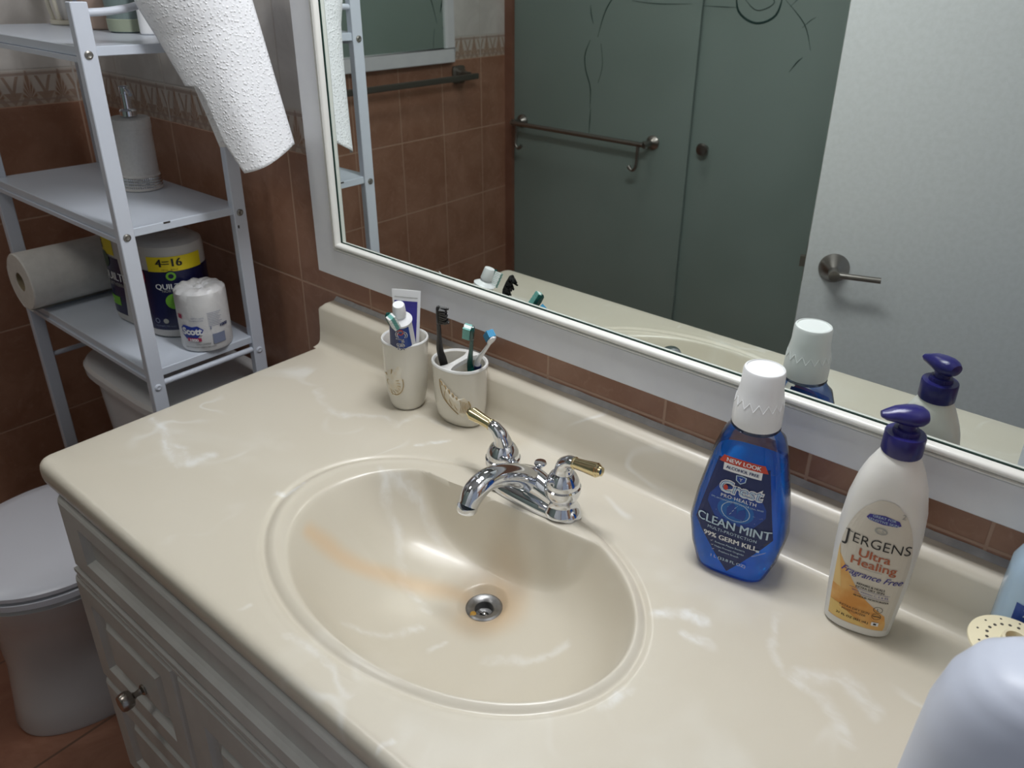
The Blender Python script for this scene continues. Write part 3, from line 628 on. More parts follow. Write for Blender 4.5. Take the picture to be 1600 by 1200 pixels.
frame_ring([(GI + 0.002, -0.0166), (GI + 0.002, -0.0172), (GI + 0.0045, -0.0172), (GI + 0.0045, -0.0166)], 'glass_edge', M['gedge'])
mr.rotation_euler = (R(0.48), 0, R(-0.13))

# ================================================================== faucet
fc = empty('faucet', (0.598, -0.148, 0.0), 0, 'chrome two handle faucet with brass lever tips behind the sink bowl', 'faucet')
MB().loft([sup(.079, .026, 2.6, 0.0002), sup(.079, .0262, 2.6, 0.004), sup(.076, .024, 2.5, 0.009), sup(.072, .021, 2.3, 0.013), sup(.060, .015, 2.2, 0.016)]).build('base_plate', M['chrome'], fc)
bb = MB(); bb.tube([(-0.058, 0, 0.012), (-0.035, 0, 0.019), (0, 0.0, 0.027), (0.035, 0, 0.019), (0.058, 0, 0.012)], [0.015, 0.0165, 0.019, 0.0165, 0.015], n=24)
bb.build('bridge_body', M['chrome'], fc)
MB().tube([(0, 0.004, 0.022), (0, -0.022, 0.044), (0, -0.052, 0.064), (0, -0.088, 0.0765), (0, -0.112, 0.072), (0, -0.124, 0.058)], [0.0185, 0.0165, 0.0145, 0.0145, 0.0145, 0.0125], n=28, sub=8).build('spout', M['chrome'], fc)
a_ = MB().lathe([(0.0125, 0.0), (0.0130, -0.005), (0.0115, -0.008), (0.009, -0.008)], 28).build('aerator', M['chrome'], fc); a_.location = (0, -0.125, 0.0585); a_.rotation_euler = (R(-12), 0, 0)
MB().tube([(0, 0.018, 0.012), (0, 0.018, 0.040)], 0.0022, n=10).lathe([(0.002, 0.036), (0.0075, 0.042), (0.0088, 0.0445), (0.0078, 0.0465), (0.001, 0.0475)], 24, (0, 0.018, 0)).build('lift_rod', M['chrome'], fc)
for s in (-1, 1):
    MB().lathe([(0.0255, 0.003), (0.0245, 0.008), (0.0195, 0.014), (0.0180, 0.020), (0.0190, 0.024), (0.0225, 0.029), (0.0242, 0.035), (0.0242, 0.042), (0.0222, 0.0435), (0.0228, 0.045), (0.0212, 0.052), (0.0175, 0.059), (0.014, 0.063)], 40, (s * 0.051, 0, 0)).build('valve_body', M['chrome'], fc)
    hd = MB().tube([(s * 0.051, 0, 0.050), (s * 0.051, 0, 0.062), (s * 0.053, -0.002, 0.075), (s * 0.061, -0.003, 0.084), (s * 0.070, -0.003, 0.0865)], [0.0150, 0.0130, 0.0105, 0.0088, 0.0078], n=22, sub=8).build('handle', M['chrome'], fc)
    e = Vector((s * 1.0, 0.0, 0.13)).normalized(); p0 = Vector((s * 0.069, -0.003, 0.0865))
    prof = [(0.0, .0082), (.002, .0084), (.003, .0072), (.016, .0078), (.031, .0092), (.035, .0094), (.036, .0078), (.038, .0078), (.039, .0062), (.042, .0058), (.043, .003)]
    tb_ = MB(); rg_ = []
    up = Vector((0, 0, 1)); bn = e.cross(up).normalized(); nn_ = bn.cross(e)
    for q, r_ in prof: rg_.append([tuple(p0 + e * q + nn_ * r_ * math.cos(2 * math.pi * k / 24) + bn * r_ * math.sin(2 * math.pi * k / 24)) for k in range(24)])
    b_ = tb_.loft(rg_).build('lever_tip', M['brass'], hd); b_['label'] = 'brass lever tip'

# ================================================================== mouthwash bottle
def interp(tab, z):
    if z <= tab[0][0]: return tab[0][1:]
    for a, b in zip(tab, tab[1:]):
        if z <= b[0]:
            t_ = (z - a[0]) / (b[0] - a[0]); return tuple(a[i] + (b[i] - a[i]) * t_ for i in range(1, len(a)))
    return tab[-1][1:]
CT = [(0.0, .038, .027), (0.004, .042, .030), (0.030, .051, .033), (0.062, .0565, .034), (0.10, .052, .033), (0.14, .0445, .031), (0.165, .0395, .029), (0.182, .034, .0265), (0.190, .028, .0245), (0.196, .0235, .0235)]
cr = empty('mouthwash_bottle', (0.868, -0.093, 0.0008), R(9), 'clear bottle of bright blue mouthwash with a white ribbed cap and navy label', 'bottle')
zs = [0, .002, .004, .012, .02, .03, .04, .05, .062, .075, .09, .1, .115, .13, .14, .152, .165, .175, .182, .187, .19, .194, .198]
def crest_ring(z, k=0.0):
    a, b = interp(CT, z); return sup(a - k, b - k, 3.4 if z < 0.185 else 2.4, z, N=72)
MB().loft([crest_ring(z) for z in zs] + [sup(.0235, .0235, 2, .1985, N=72)], (True, False)).build('bottle_body', M['clear'], cr)
zl = [z for z in zs if z < 0.148]
MB().loft([[(x, y, max(zz, 0.003)) for x, y, zz in crest_ring(z, 0.0022)] for z in zl] + [crest_ring(0.152, 0.0022)]).build('mouthwash_liquid', M['liquid'], cr)
MB().lathe([(0.0262, 0.1945), (0.0275, 0.1965), (0.0262, 0.1985)], 48).build('neck_ring', M['clear'], cr)
capr = []
for r_, z in ((.0268, .1990), (.0272, .2005), (.0272, .210), (.0268, .222), (.0250, .234), (.0232, .245), (.0226, .2635), (.0215, .2660), (.0195, .2668), (.0190, .2655)):
    capr.append([((r_ + (0.00013 * (1 if k % 2 else -1) if z < 0.236 else 0)) * math.cos(2 * math.pi * k / 120), (r_ + (0.00013 * (1 if k % 2 else -1) if z < 0.236 else 0)) * math.sin(2 * math.pi * k / 120), z) for k in range(120)])
cap = MB().loft(capr).build('cap', M['white'], cr)
zg = MB(); q = 16
for k in range(q):
    def P_(a, z, o=0.0): r_ = interp([(.222, .0268), (.234, .0250), (.245, .0232)], z)[0] + o; return (r_ * math.cos(a), r_ * math.sin(a), z)
    a0 = 2 * math.pi * k / q; a1 = a0 + math.pi / q; a2 = a0 + 2 * math.pi / q
    for (aa, za, ab, zb_) in ((a0, .2235, a1, .2325), (a1, .2325, a2, .2235)): zg.tube([P_(aa, za), P_((aa + ab) / 2, (za + zb_) / 2), P_(ab, zb_)], 0.0006, n=6, sub=2)
zg.build('zigzag_ridge', M['white'], cap)
def cmap(u, z, o):
    a, b = interp(CT, z); n = 3.4; t_ = min(abs(u) / a, 0.999); return (u, -(b * (1 - t_ ** n) ** (1 / n)) - 0.0003 - o, z)
L = Label(cmap)
cl_l = lambda z: -interp([(0.010, 0.0), (0.072, .045), (0.160, .0285)], z)[0]
zz = [0.010, .018, .03, .045, .06, .072, .085, .1, .115, .13, .145, .16]
L.region(zz, cl_l, lambda z: -cl_l(z), M['navy'], 1, 18)
L.region([.080, .09, .1, .11, .12, .128], lambda z: -interp([(.08, .020), (.104, .036), (.128, .022)], z)[0], lambda z: interp([(.08, .020), (.104, .036), (.128, .022)], z)[0], M['blueink'], 2)
L.disc(0.0, .099, .021, .0155, M['midblue'], 3)
L.disc(0.0, .098, .0165, .0125, M['silver'], 4, inner=0.95)
L.poly([(-.009, .090), (-.010, .100), (-.004, .110), (.001, .102), (.002, .092)], M['blueink'], 5); L.poly([(.0, .090), (.004, .101), (.010, .105), (.012, .097), (.010, .090)], M['blueink'], 5)
L.text('~ ~ ~', -.003, .099, .006, M['silver'], 6, rot=1.1)
L.region([.1555, .158, .161, .1645], lambda z: -.0275 + (z - .1555) * .5, lambda z: .0275 - (z - .1555) * .5, M['redink'], 3)
L.region([.1465, .149, .152, .1556], lambda z: -.0215, lambda z: .0215, M['wink'], 3)
L.text('NEW LOOK', 0, .1600, .0072, M['wink'], 5, bold=.0002); L.text('ALCOHOL FREE', 0, .1510, .0052, M['navy'], 5, bold=.0002)
L.poly([(-.006, .1445), (0, .1455), (.006, .1445), (.0055, .1385), (0, .1345), (-.0055, .1385)], M['silver'], 4); L.poly([(-.0048, .1438), (0, .1446), (.0048, .1438), (.0044, .139), (0, .136), (-.0044, .139)], M['blueink'], 5); L.text('Y', 0, .1402, .006, M['wink'], 6)
for o_, m_, ly in ((.0009, M['wink'], 4), (0.0, M['blueink'], 5)): L.text('Crest', .001, .1265, .0205, m_, ly, bold=.0006 + o_, shear=.15, xs=1.02)
L.text('Crest', .001, .1265, .0205, M['silver'], 7, shear=.15, xs=1.02, bold=-.0001); L.disc(-.0150, .1262, .0026, .0034, M['redink'], 8)
L.text('PRO·HEALTH', .001, .1145, .0062, M['wink'], 5, bold=.0001, spacing=1.15); L.text('CPC ANTIGINGIVITIS/ANTIPLAQUE ORAL RINSE', 0, .1090, .0028, M['silver'], 5)
L.text('CLEAN MINT', 0, .0775, .0158, M['silver'], 6, bold=.0003, xs=.93); pass
L.text('MULTI-PROTECTION', 0, .0672, .0055, M['silver'], 5, spacing=1.15)
L.text('99% GERM KILL', -.001, .0575, .0093, M['wink'], 5, bold=.0003)
for i_, tx in enumerate(('Reduces Plaque Bacteria', 'Helps Prevent Gingivitis', 'Freshens Breath')): L.text(tx, 0.0, .0492 - i_ * .0056, .0036, M['silver'], 5); L.text('✓', -.0215 + i_ * .0015, .0492 - i_ * .0056, .004, M['wink'], 5)
L.rect(.0295, .0330, .0530, .0562, M['silver'], 5, 2, 2)
L.text('1 L (33.8 FL OZ)', 0, .0275, .0062, M['silver'], 5, bold=.0001); L.text('MOUTHWASH', .033, .0500, .0026, M['silver'], 5, rot=.6)
random.seed(3)
for i_ in range(26): L.disc(random.uniform(-.03, .03), random.uniform(.088, .112), .0003, .0003, M['wink'], 4, n=6)
L.build('label', cr)
lb = MB(); rws = []
for z in (.05, .07, .09, .11, .13, .145): rws.append([(x, y, z) for x, y in [(u, -cmap(u, z, 0)[1]) for u in [(-.03 + .06 * k / 10) for k in range(11)]]])
lb.grid(rws).build('back_label', M['slate'], cr)

# ================================================================== lotion bottle
JT = [(0.0, .031, .020), (0.003, .0345, .0225), (0.03, .0365, .024), (0.06, .0385, .025), (0.10, .0402, .0255), (0.13, .0405, .0255), (0.16, .0385, .025), (0.185, .0335, .024), (0.203, .0275, .0225), (0.214, .022, .0205), (0.222, .0175, .0175)]
jg = empty('lotion_bottle', (1.0165, -0.0905, 0.0008), R(11), 'cream white lotion pump bottle with dark blue pump and orange swoosh label', 'bottle')
jz = [0, .001, .003, .01, .02, .03, .045, .06, .08, .1, .115, .13, .145, .16, .173, .185, .194, .203, .209, .214, .219, .222]
MB().loft([sup(*interp(JT, z), 2.6 if z < .2 else 2.2, z, N=72) for z in jz] + [sup(.0165, .0165, 2, .228, N=72)]).build('bottle_body', M['lotion'], jg)
cap_ = [[((r_ + .0003 * (k % 2)) * math.cos(2 * math.pi * k / 72), (r_ + .0003 * (k % 2)) * math.sin(2 * math.pi * k / 72), z) for k in range(72)] for r_, z in ((.0186, .2225), (.0192, .2235), (.0192, .2430), (.0186, .2445), (.0125, .2448), (.0118, .2495), (.0100, .2500))]
pump = MB().loft(cap_).build('pump_collar', M['navyp'], jg)
MB().lathe([(.0088, .2495), (.0082, .262)], 24).build('pump_stem', M['navyp'], jg)
ph = []
for t_, w, h_ in ((-.0275, .0008, .0006), (-.0268, .0045, .0028), (-.022, .0078, .0052), (-.014, .0105, .0078), (-.004, .0130, .0100), (.004, .0138, .0105), (.011, .0120, .0092), (.0155, .0085, .0062), (.0175, .001, .0008)):
    zc = .2640 - .00009 * 0 + (-.0015 if t_ < -.02 else 0)
    ph.append([(t_, w * math.cos(2 * math.pi * k / 28), zc + h_ * math.sin(2 * math.pi * k / 28)) for k in range(28)])
hdp = MB().loft(ph).build('pump_head', M['navyp'], jg); hdp.rotation_euler = (0, 0, R(18))
def jmap(u, z, o):
    a, b = interp(JT, z); n = 2.6; t_ = min(abs(u) / a, 0.999); return (u, -(b * (1 - t_ ** n) ** (1 / n)) - 0.0003 - o, z)
L = Label(jmap)
zz = [.012 + .008 * k for k in range(21)]
le = lambda z: (-interp([(.01, .0300), (.05, .0325), (.1, .0345)], z)[0] if z < .1 else -.0345 * math.sqrt(max(0.0004, 1 - ((z - .1) / .078) ** 2)))
zz = [z for z in zz if z < .17] + [.1745, .1772]
L.region(zz, le, lambda z: -le(z), M['cream'], 1, 18)
sw = [(.012, .026), (.02, .0275), (.035, .024), (.045, .010), (.055, -.003), (.07, -.014), (.085, -.024), (.1, -.0345)]
L.region([.013 + (.098 - .013) * k / 16 for k in range(17)], le, lambda z: max(min(interp(sw, z)[0], .027), le(z) + .0001), M['orange'], 2, 16)
L.region([.056 + (.108 - .056) * k / 12 for k in range(13)], le, lambda z: max(interp([(.056, -.024), (.07, -.0265), (.09, -.031), (.108, -.0345)], z)[0], le(z) + .0001), mat('pale_gold_ink', (.72, .50, .20), .4), 3, 6)
L.region([.014, .02, .027, .034], le, lambda z: interp([(.014, .010), (.034, -.022)], z)[0], mat('warm_yellow_ink', (.72, .50, .16), .4), 3, 8)
L.poly([(-.0165, .1535), (-.014, .1580), (0, .1605), (.014, .1580), (.0165, .1535), (.013, .1510), (0, .1498), (-.013, .1510)], M['violet'], 3)
L.text('GREAT FOR', 0, .1573, .0042, M['silver'], 5); L.text('SENSITIVE SKIN', 0, .1528, .0042, M['silver'], 5)
L.disc(0, .1415, .0062, .0042, M['greyink'], 3, inner=.68); L.text('~S', 0, .1413, .007, M['greyink'], 4)
L.text('J', -.0292, .1220, .0235, M['ink'], 4, bold=-.0001); L.text('ERGENS', .0037, .1236, .0170, M['ink'], 4, xs=.94, bold=-.0001, spacing=1.0)
for u_ in (-.0292,): L.rect(u_ - .003, u_ + .0045, .1288, .1295, M['ink'], 4, 1, 2)
L.text('Ultra', 0, .1085, .0145, M['copper'], 4, bold=.0003, xs=1.05); L.text('Healing', .001, .0968, .0145, M['copper'], 4, bold=.0003, xs=1.05)
L.rect(-.011, .011, .0898, .0903, M['greyink'], 3, 1, 6)
L.text('Fragrance Free', .0015, .0820, .0108, M['violet'], 4, shear=.45, bold=.0001, xs=.92)
L.text('REPAIRS & HEALS', .004, .0695, .0037, M['ink'], 4, bold=.0001); L.text('EXTRA DRY SKIN', .004, .0655, .0037, M['ink'], 4, bold=.0001)
L.rect(-.016, .024, .0628, .0632, M['violet'], 3, 1, 8); L.text('With Vitamins C, E & B5', .005, .0598, .0036, M['violet'], 4); L.rect(-.010, .024, .0565, .0569, M['violet'], 3, 1, 8); L.text('48-HOUR MOISTURIZER', .007, .0535, .0033, M['ink'], 4, bold=.0001)
L.text('EXTRA DRY SKIN', -.006, .0345, .0040, M['ink'], 5); L.text('MOISTURIZER', -.006, .0300, .0040, M['ink'], 5); L.text('21 FL OZ (621 mL)', -.006, .0215, .0042, M['ink'], 5, bold=.0001)
for z_ in (.0425, .0330): L.disc(.0165, z_, .0046, .0042, M['ink'], 5, inner=.88)
L.text('L', .0165, .0425, .005, M['ink'], 5); L.rect(.013, .020, .0325, .0335, M['ink'], 5, 1, 3); L.rect(.0135, .0205, .0195, .0245, M['wink'], 5, 2, 3); L.rect(.0155, .0185, .0208, .0232, M['ink'], 6, 1, 2)
L.text('2', .017, .1640, .0085, M['greyink'], 3, rot=.0)
L.build('label', jg)

# ================================================================== toothbrush cups
c1 = empty('tumbler', (0.287, -0.083, 0.0008), 0, 'cream ceramic tumbler with a nautilus shell relief holding toothpaste tubes', 'tumbler')
T1 = [(0.0, .024), (0.003, .0265), (0.010, .0290), (0.03, .0325), (0.06, .0345), (0.09, .0350), (0.112, .0362), (0.1175, .0368)]
wall = [(z, r) for z, r in T1]
pr = [(r, z) for z, r in T1] + [(.0360, .1195), (.0345, .1195), (.0328, .117), (.0315, .09), (.031, .06), (.029, .03), (.024, .010), (.001, .008)]
MB().lathe(pr, 56, caps=(True, False)).build('cup_body', M['ceramic'], c1)
MB().lathe([(.0362, .1165), (.0372, .1180), (.0362, .1200), (.0347, .1202), (.0333, .1180)], 56, caps=(False, False)).build('rim', M['ceramicw'], c1)
def cylmap(tab, phi0):
    def f(u, z, o):
        r = interp(tab, z)[0]; a = phi0 + u / r; return ((r + o) * math.cos(a), (r + o) * math.sin(a), z)
    return f
def relief(fmap, outline, height, mats, name, parent, steps=5):
    mb = MB(); cx = sum(p[0] for p in outline) / len(outline); cz = sum(p[1] for p in outline) / len(outline); rows = []
    for k in range(steps + 1):
        q = 1 - k / steps; hh = height * math.sin(math.pi / 2 * (k / steps)) ; rows.append([fmap(cx + (p[0] - cx) * q, cz + (p[1] - cz) * q, hh + .00002) for p in outline])
    mb.grid(rows, close_u=True); return mb.build(name, mats, parent)
f1 = cylmap(T1, R(-79))
oc = []
for k in range(30):
    a = 2 * math.pi * k / 30; oc.append(((.0185 * math.cos(a)) - .002, .052 + .0235 * math.sin(a)))
oc = [(u + (.006 if z > .066 and u > 0 else 0), z + (.010 if z > .068 and u > 0 else 0)) for u, z in oc]
relief(f1, oc, .0040, M['shell'], 'nautilus_relief', c1)
ln_ = MB()
def curve_on(mb, f, pts, r, o): mb.tube([f(u, z, o) for u, z in pts], r, n=6, sub=4)
sx = -.0075; curve_on(ln_, f1, [(sx + .003 * math.cos(a), .054 + .0045 * math.sin(a)) for a in [k * .9 for k in range(8)]], .0006, .0030)
for k in range(7):
    a = R(-75 + k * 17); curve_on(ln_, f1, [(sx + .008 * math.cos(a), .052 + .009 * math.sin(a)), (sx + .014 * math.cos(a), .052 + .015 * math.sin(a)), (sx + .0205 * math.cos(a), .051 + .020 * math.sin(a))], .00045, .0026)
curve_on(ln_, f1, [(.016, .062), (.0165, .050), (.012, .038), (.003, .0315), (-.007, .034)], .0006, .0010)
curve_on(ln_, f1, [(-.017, .066), (-.011, .064), (-.006, .062), (-.003, .067), (-.001, .077)], .0008, .0012)
ln_.build('shell_lines', M['shelltan'], c1)

c2 = empty('toothbrush_holder', (0.3855, -0.062, 0.0008), R(4), 'cream oval ceramic toothbrush holder with a conch shell relief, divided in two', 'toothbrush holder')
T2 = [(0.0, .034, .022), (0.002, .0375, .0245), (0.012, .041, .0285), (0.035, .0435, .0325), (0.06, .0440, .0345), (0.085, .0440, .0360), (0.1, .0452, .0372)]
ro_ = [sup(*interp(T2, z), 2.15, z, N=64) for z in (0, .002, .012, .025, .035, .05, .06, .075, .085, .095, .1)]
ri_ = [sup(.0452 - .001, .0372 - .001, 2.15, .1018, N=64), sup(.0422, .0342, 2.15, .1020, N=64), sup(.0405, .0325, 2.15, .1000, N=64), sup(.0395, .031, 2.15, .07, N=64), sup(.036, .026, 2.15, .02, N=64), sup(.01, .01, 2, .010, N=64)]
MB().loft(ro_ + ri_).build('cup_body', M['ceramic'], c2)
MB().loft([sup(.0453, .0373, 2.15, .0985, N=64), sup(.0460, .0380, 2.15, .1002, N=64), sup(.0452, .0372, 2.15, .1025, N=64), sup(.0425, .0345, 2.15, .1028, N=64), sup(.0408, .0328, 2.15, .1005, N=64)], (False, False)).build('rim', M['ceramicw'], c2)
dv = MB(); rws = []
for y in [(-.0345 + .069 * k / 16) for k in range(17)]:
    w = .0048 + .009 * (abs(y) / .0345) ** 4; rws.append([(-.002 - w, y, .094), (-.002 - w, y, .1012), (-.002 - w * .7, y, .1024), (-.002 + w * .7, y, .1024), (-.002 + w, y, .1012), (-.002 + w, y, .094)])
dv.grid(rws).build('divider', M['ceramicw'], c2)
def f2(u, z, o):
    a, b = interp(T2, z); n = 2.15; th = R(-60) + u / .040; c, s = math.cos(th), math.sin(th)
    return ((a + o) * math.copysign(abs(c) ** (2 / n), c), (b + o) * math.copysign(abs(s) ** (2 / n), s), z)
oc = [(-.029, .085), (-.024, .079), (-.018, .071), (-.010, .063), (-.001, .056), (.008, .058), (.014, .050), (.013, .040), (.010, .026), (.003, .022), (-.004, .028), (-.012, .036), (-.020, .045), (-.026, .058), (-.029, .072)]
relief(f2, oc, .0042, M['shell'], 'conch_relief', c2)
ln_ = MB()
curve_on(ln_, f2, [(-.0295, .082), (-.029, .066), (-.024, .050), (-.014, .037), (-.004, .027)], .0006, .0008)
for k in range(6):
    u = -.0265 + k * .0052; z = .080 - k * .0052; curve_on(ln_, f2, [(u, z), (u + .002, z - .001), (u + .0025, z - .006)], .0009, .0022)
for k in range(6):
    u = .001 + k * .0024; curve_on(ln_, f2, [(u, .055 - k * .001), (u + .0010, .044), (u - .001, .032)], .0004, .0034)
for k in range(3): curve_on(ln_, f2, [(-.020 + k * .007, .066 - k * .006), (-.021 + k * .007, .056 - k * .006), (-.018 + k * .007, .048 - k * .006)], .0004, .0034)
curve_on(ln_, f2, [(.014, .052), (.017, .044), (.016, .036), (.012, .028)], .0008, .0008)
ln_.build('shell_lines', M['shelltan'], c2)

def brush(label, base, neck, tip, bdir, hm, bms, rad=.0042, headlen=.031, ragged=False, lowm=None):
    B, K, T = Vector(base), Vector(neck), Vector(tip); ax = (T - K).normalized(); bd_ = Vector(bdir); bd_ = (bd_ - ax * bd_.dot(ax)).normalized(); sd = ax.cross(bd_)
    r_ = empty('toothbrush', B, 0, label, 'toothbrush', 'toothbrushes in the ceramic cups')
    o = B
    H = T - ax * headlen; mid = K
    pts = [B, B.lerp(K, .35), B.lerp(K, .8), K, K.lerp(H, .6), H]; pts = [tuple(p - o) for p in pts]
    MB().tube(pts, [rad * .9, rad * 1.1, rad * 1.15, rad * .95, rad * .62, rad * .55], n=14).build('handle', hm, r_)
    if lowm: MB().tube([tuple(B.lerp(K, .3) - o), tuple(B.lerp(K, .9) - o)], rad * 1.22, n=14).build('grip', lowm, r_)
    rg_ = []
    for q, w, h_ in ((-.002, .0012, .002), (.002, .0042, .0026), (.008, .0062, .0028), (headlen * .6, .0064, .0028), (headlen - .003, .0050, .0026), (headlen, .0015, .0015)):
        c = H + ax * q - o; rg_.append([tuple(c + sd * w * math.cos(2 * math.pi * k / 16) + bd_ * h_ * math.sin(2 * math.pi * k / 16)) for k in range(16)])
    hd = MB().loft(rg_).build('head', hm, r_)
    for mi_, bm_ in enumerate(bms):
        mb = MB()
        for i in range(9):
            for j in range(4):
                if len(bms) > 1 and ((j in (0, 3)) != (mi_ == 1)): continue
                q = .003 + i * (headlen - .005) / 9 + .001; off = (j - 1.5) * .0027; c0 = H + ax * q + sd * off + bd_ * .0022 - o
                ln0 = .0105 + (random.uniform(-.003, .0035) if ragged else 0.0006 * ((i + j) % 2)); lean = ax * (random.uniform(-.004, .004) if ragged else 0) + sd * (random.uniform(-.003, .003) if ragged else 0)
                c1_ = c0 + bd_ * ln0 + lean; ww = .00125
                q0 = [c0 + sd * ww * a + ax * ww * b for a, b in ((1, 1), (-1, 1), (-1, -1), (1, -1))]; q1 = [c1_ + sd * ww * a + ax * ww * b for a, b in ((1, 1), (-1, 1), (-1, -1), (1, -1))]
                mb.add([tuple(v) for v in q0 + q1], [(0, 1, 5, 4), (1, 2, 6, 5), (2, 3, 7, 6), (3, 0, 4, 7), (4, 5, 6, 7)])
        mb.build('bristles', bm_, hd, smooth=False)
    return r_
brush('black toothbrush with splayed worn bristles in the oval holder', (0.372, -0.060, .014), (0.3575, -0.076, .118), (0.3835, -0.103, .205), (1, .45, .1), M['black'], [M['black']], rad=.0056, ragged=True, headlen=.036)
brush('dark green toothbrush with white and teal bristles in the oval holder', (0.412, -0.052, .014), (0.4105, -0.066, .108), (0.4480, -0.099, .190), (-1, -.45, .15), M['green'], [M['brw'], M['brt']], rad=.0050)
brush('white toothbrush with light blue bristles in the oval holder', (0.4110, -0.050, .030), (0.4190, -0.058, .112), (0.4720, -0.082, .176), (-.8, .2, .9), M['white'], [M['brb']], rad=.0046, headlen=.022, lowm=M['navy'])
brush('dark green toothbrush leaning in front of the toothpaste in the tumbler', (0.300, -0.080, .018), (0.3080, -0.1015, .119), (0.316, -0.140, .187), (.85, -.35, .2), M['green'], [M['brt'], M['brw']], rad=.0058)

def tube_paste(name, label, loc, cap_up):
    r_ = empty('toothpaste_tube', loc, 0, label, 'toothpaste'); return r_
tp = tube_paste('', 'blue toothpaste tube standing cap up in the tumbler', (0.2775, -0.0725, 0.0165), True)
def orient(o, dvec, yaw):
    q = Vector((0, 0, 1)).rotation_difference(Vector(dvec).normalized()); o.rotation_mode = 'QUATERNION'
    o.rotation_quaternion = q @ Matrix.Rotation(R(yaw), 3, 'Z').to_quaternion()
orient(tp, (.041, -.047, .176), 40)
PT = [(0.0, .0120, .0030), (.03, .0185, .007), (.09, .0210, .0120), (.13, .0185, .0155), (.158, .0165, .0160)]
tz = [0, .01, .02, .04, .06, .08, .1, .12, .14, .158]
MB().loft([sup(*interp(PT, z), 2.0, z, N=48) for z in tz]).build('tube_body', M['white'], tp)
MB().lathe([(.0165, .1575), (.0182, .159), (.0182, .1605), (.0150, .163), (.0090, .1665), (.0072, .168), (.0072, .1715)], 40).build('shoulder', M['white'], tp)
MB().lathe([(.0100, .1700), (.0102, .1712), (.0090, .1880), (.0082, .1900), (.005, .1904)], 30).build('cap', M['white'], tp)
def pmap(u, z, o):
    a, b = interp(PT, z); t_ = min(abs(u) / a, .999); return (u, -b * math.sqrt(1 - t_ * t_) - .0003 - o, z)
L = Label(pmap); L.region([.01 * k for k in range(1, 16)] + [.155], lambda z: -interp(PT, z)[0] * .93, lambda z: interp(PT, z)[0] * .78, M['blueink'], 1)
L.region([.01 * k for k in range(1, 16)] + [.155], lambda z: -interp(PT, z)[0] * .93, lambda z: -interp(PT, z)[0] * .2, M['navy'], 2)
L.text('Crest', .001, .126, .024, M['wink'], 4, rot=-math.pi / 2, shear=.15, bold=.0006); L.text('Crest', .001, .126, .024, M['navy'], 5, rot=-math.pi / 2, shear=.15, bold=-.0003); L.disc(.001, .148, .005, .006, M['redink'], 4, inner=.6)
L.build('label', tp)
def pmap2(u, z, o): p = pmap(u, z, o); return (-p[0], -p[1], p[2])
L = Label(pmap2); L.region([.06, .08, .1, .12, .14], lambda z: -.012, lambda z: .012, M['slate'], 1)
for k in range(5): L.rect(-.010 + k * .0045, -.0085 + k * .0045, .07, .137, M['wink'], 2, 6, 1)
L.build('back_label', tp)
t2 = tube_paste('', 'white toothpaste tube with crimped tail up behind the blue tube', (0.276, -0.070, 0.0100), False)
orient(t2, (-.006, .010, .175), 28)
PT2 = [(0.0, .012, .011), (.012, .0135, .0125), (.06, .018, .0105), (.11, .0205, .0055), (.15, .0225, .0014), (.178, .0240, .0008)]
MB().loft([sup(*interp(PT2, z), 2.0, z, N=48) for z in (0, .006, .012, .04, .06, .08, .11, .13, .15, .165, .178)]).build('tube_body', M['white'], t2)
def pm3(u, z, o):
    a, b = interp(PT2, z); t_ = min(abs(u) / a, .999); return (u, -b * math.sqrt(1 - t_ * t_) - .0003 - o, z)
L = Label(pm3); L.region([.06, .08, .1, .12, .14, .15, .160], lambda z: -interp(PT2, z)[0] * .85, lambda z: interp(PT2, z)[0] * .80, M['violet'], 1); L.rect(-.019, .019, .1655, .1665, M['greyink'], 1, 1, 6); L.build('label', t2)

# ================================================================== right corner of the counter
ib = empty('alcohol_bottle', (1.176, -0.083, 0.0008), R(6), 'translucent pale blue plastic bottle with navy label against the backsplash, at the right edge', 'bottle')
IT = [(0.0, .040, .028), (.004, .044, .031), (.12, .044, .031), (.150, .043, .030), (.172, .034, .026), (.186, .018, .018), (.192, .0125, .0125), (.205, .0125, .0125)]
MB().loft([sup(*interp(IT, z), 3.2 if z < .175 else 2.2, z, N=56) for z in (0, .002, .004, .04, .08, .12, .14, .15, .16, .166, .172, .18, .186, .192, .205)]).build('bottle_body', M['isoliq'], ib)
MB().lathe([(.0148, .1955), (.0150, .197), (.0150, .214), (.0138, .216)], 36).build('cap', M['white'], ib)
def imap(u, z, o):
    a, b = interp(IT, z); n = 3.2; t_ = min(abs(u) / a, .999); return (u, -b * (1 - t_ ** n) ** (1 / n) - .0003 - o, z)
L = Label(imap); L.rect(-.031, .031, .030, .122, M['bluelab'], 1); L.rect(-.0315, .0315, .094, .124, M['blueink'], 2, 4); L.text('70%', -.015, .1155, .012, M['silver'], 4); L.text('Isopropyl', -.011, .1015, .0095, M['silver'], 4); L.text('alcohol', 0, .075, .012, M['navy'], 3)
L.build('label', ib)
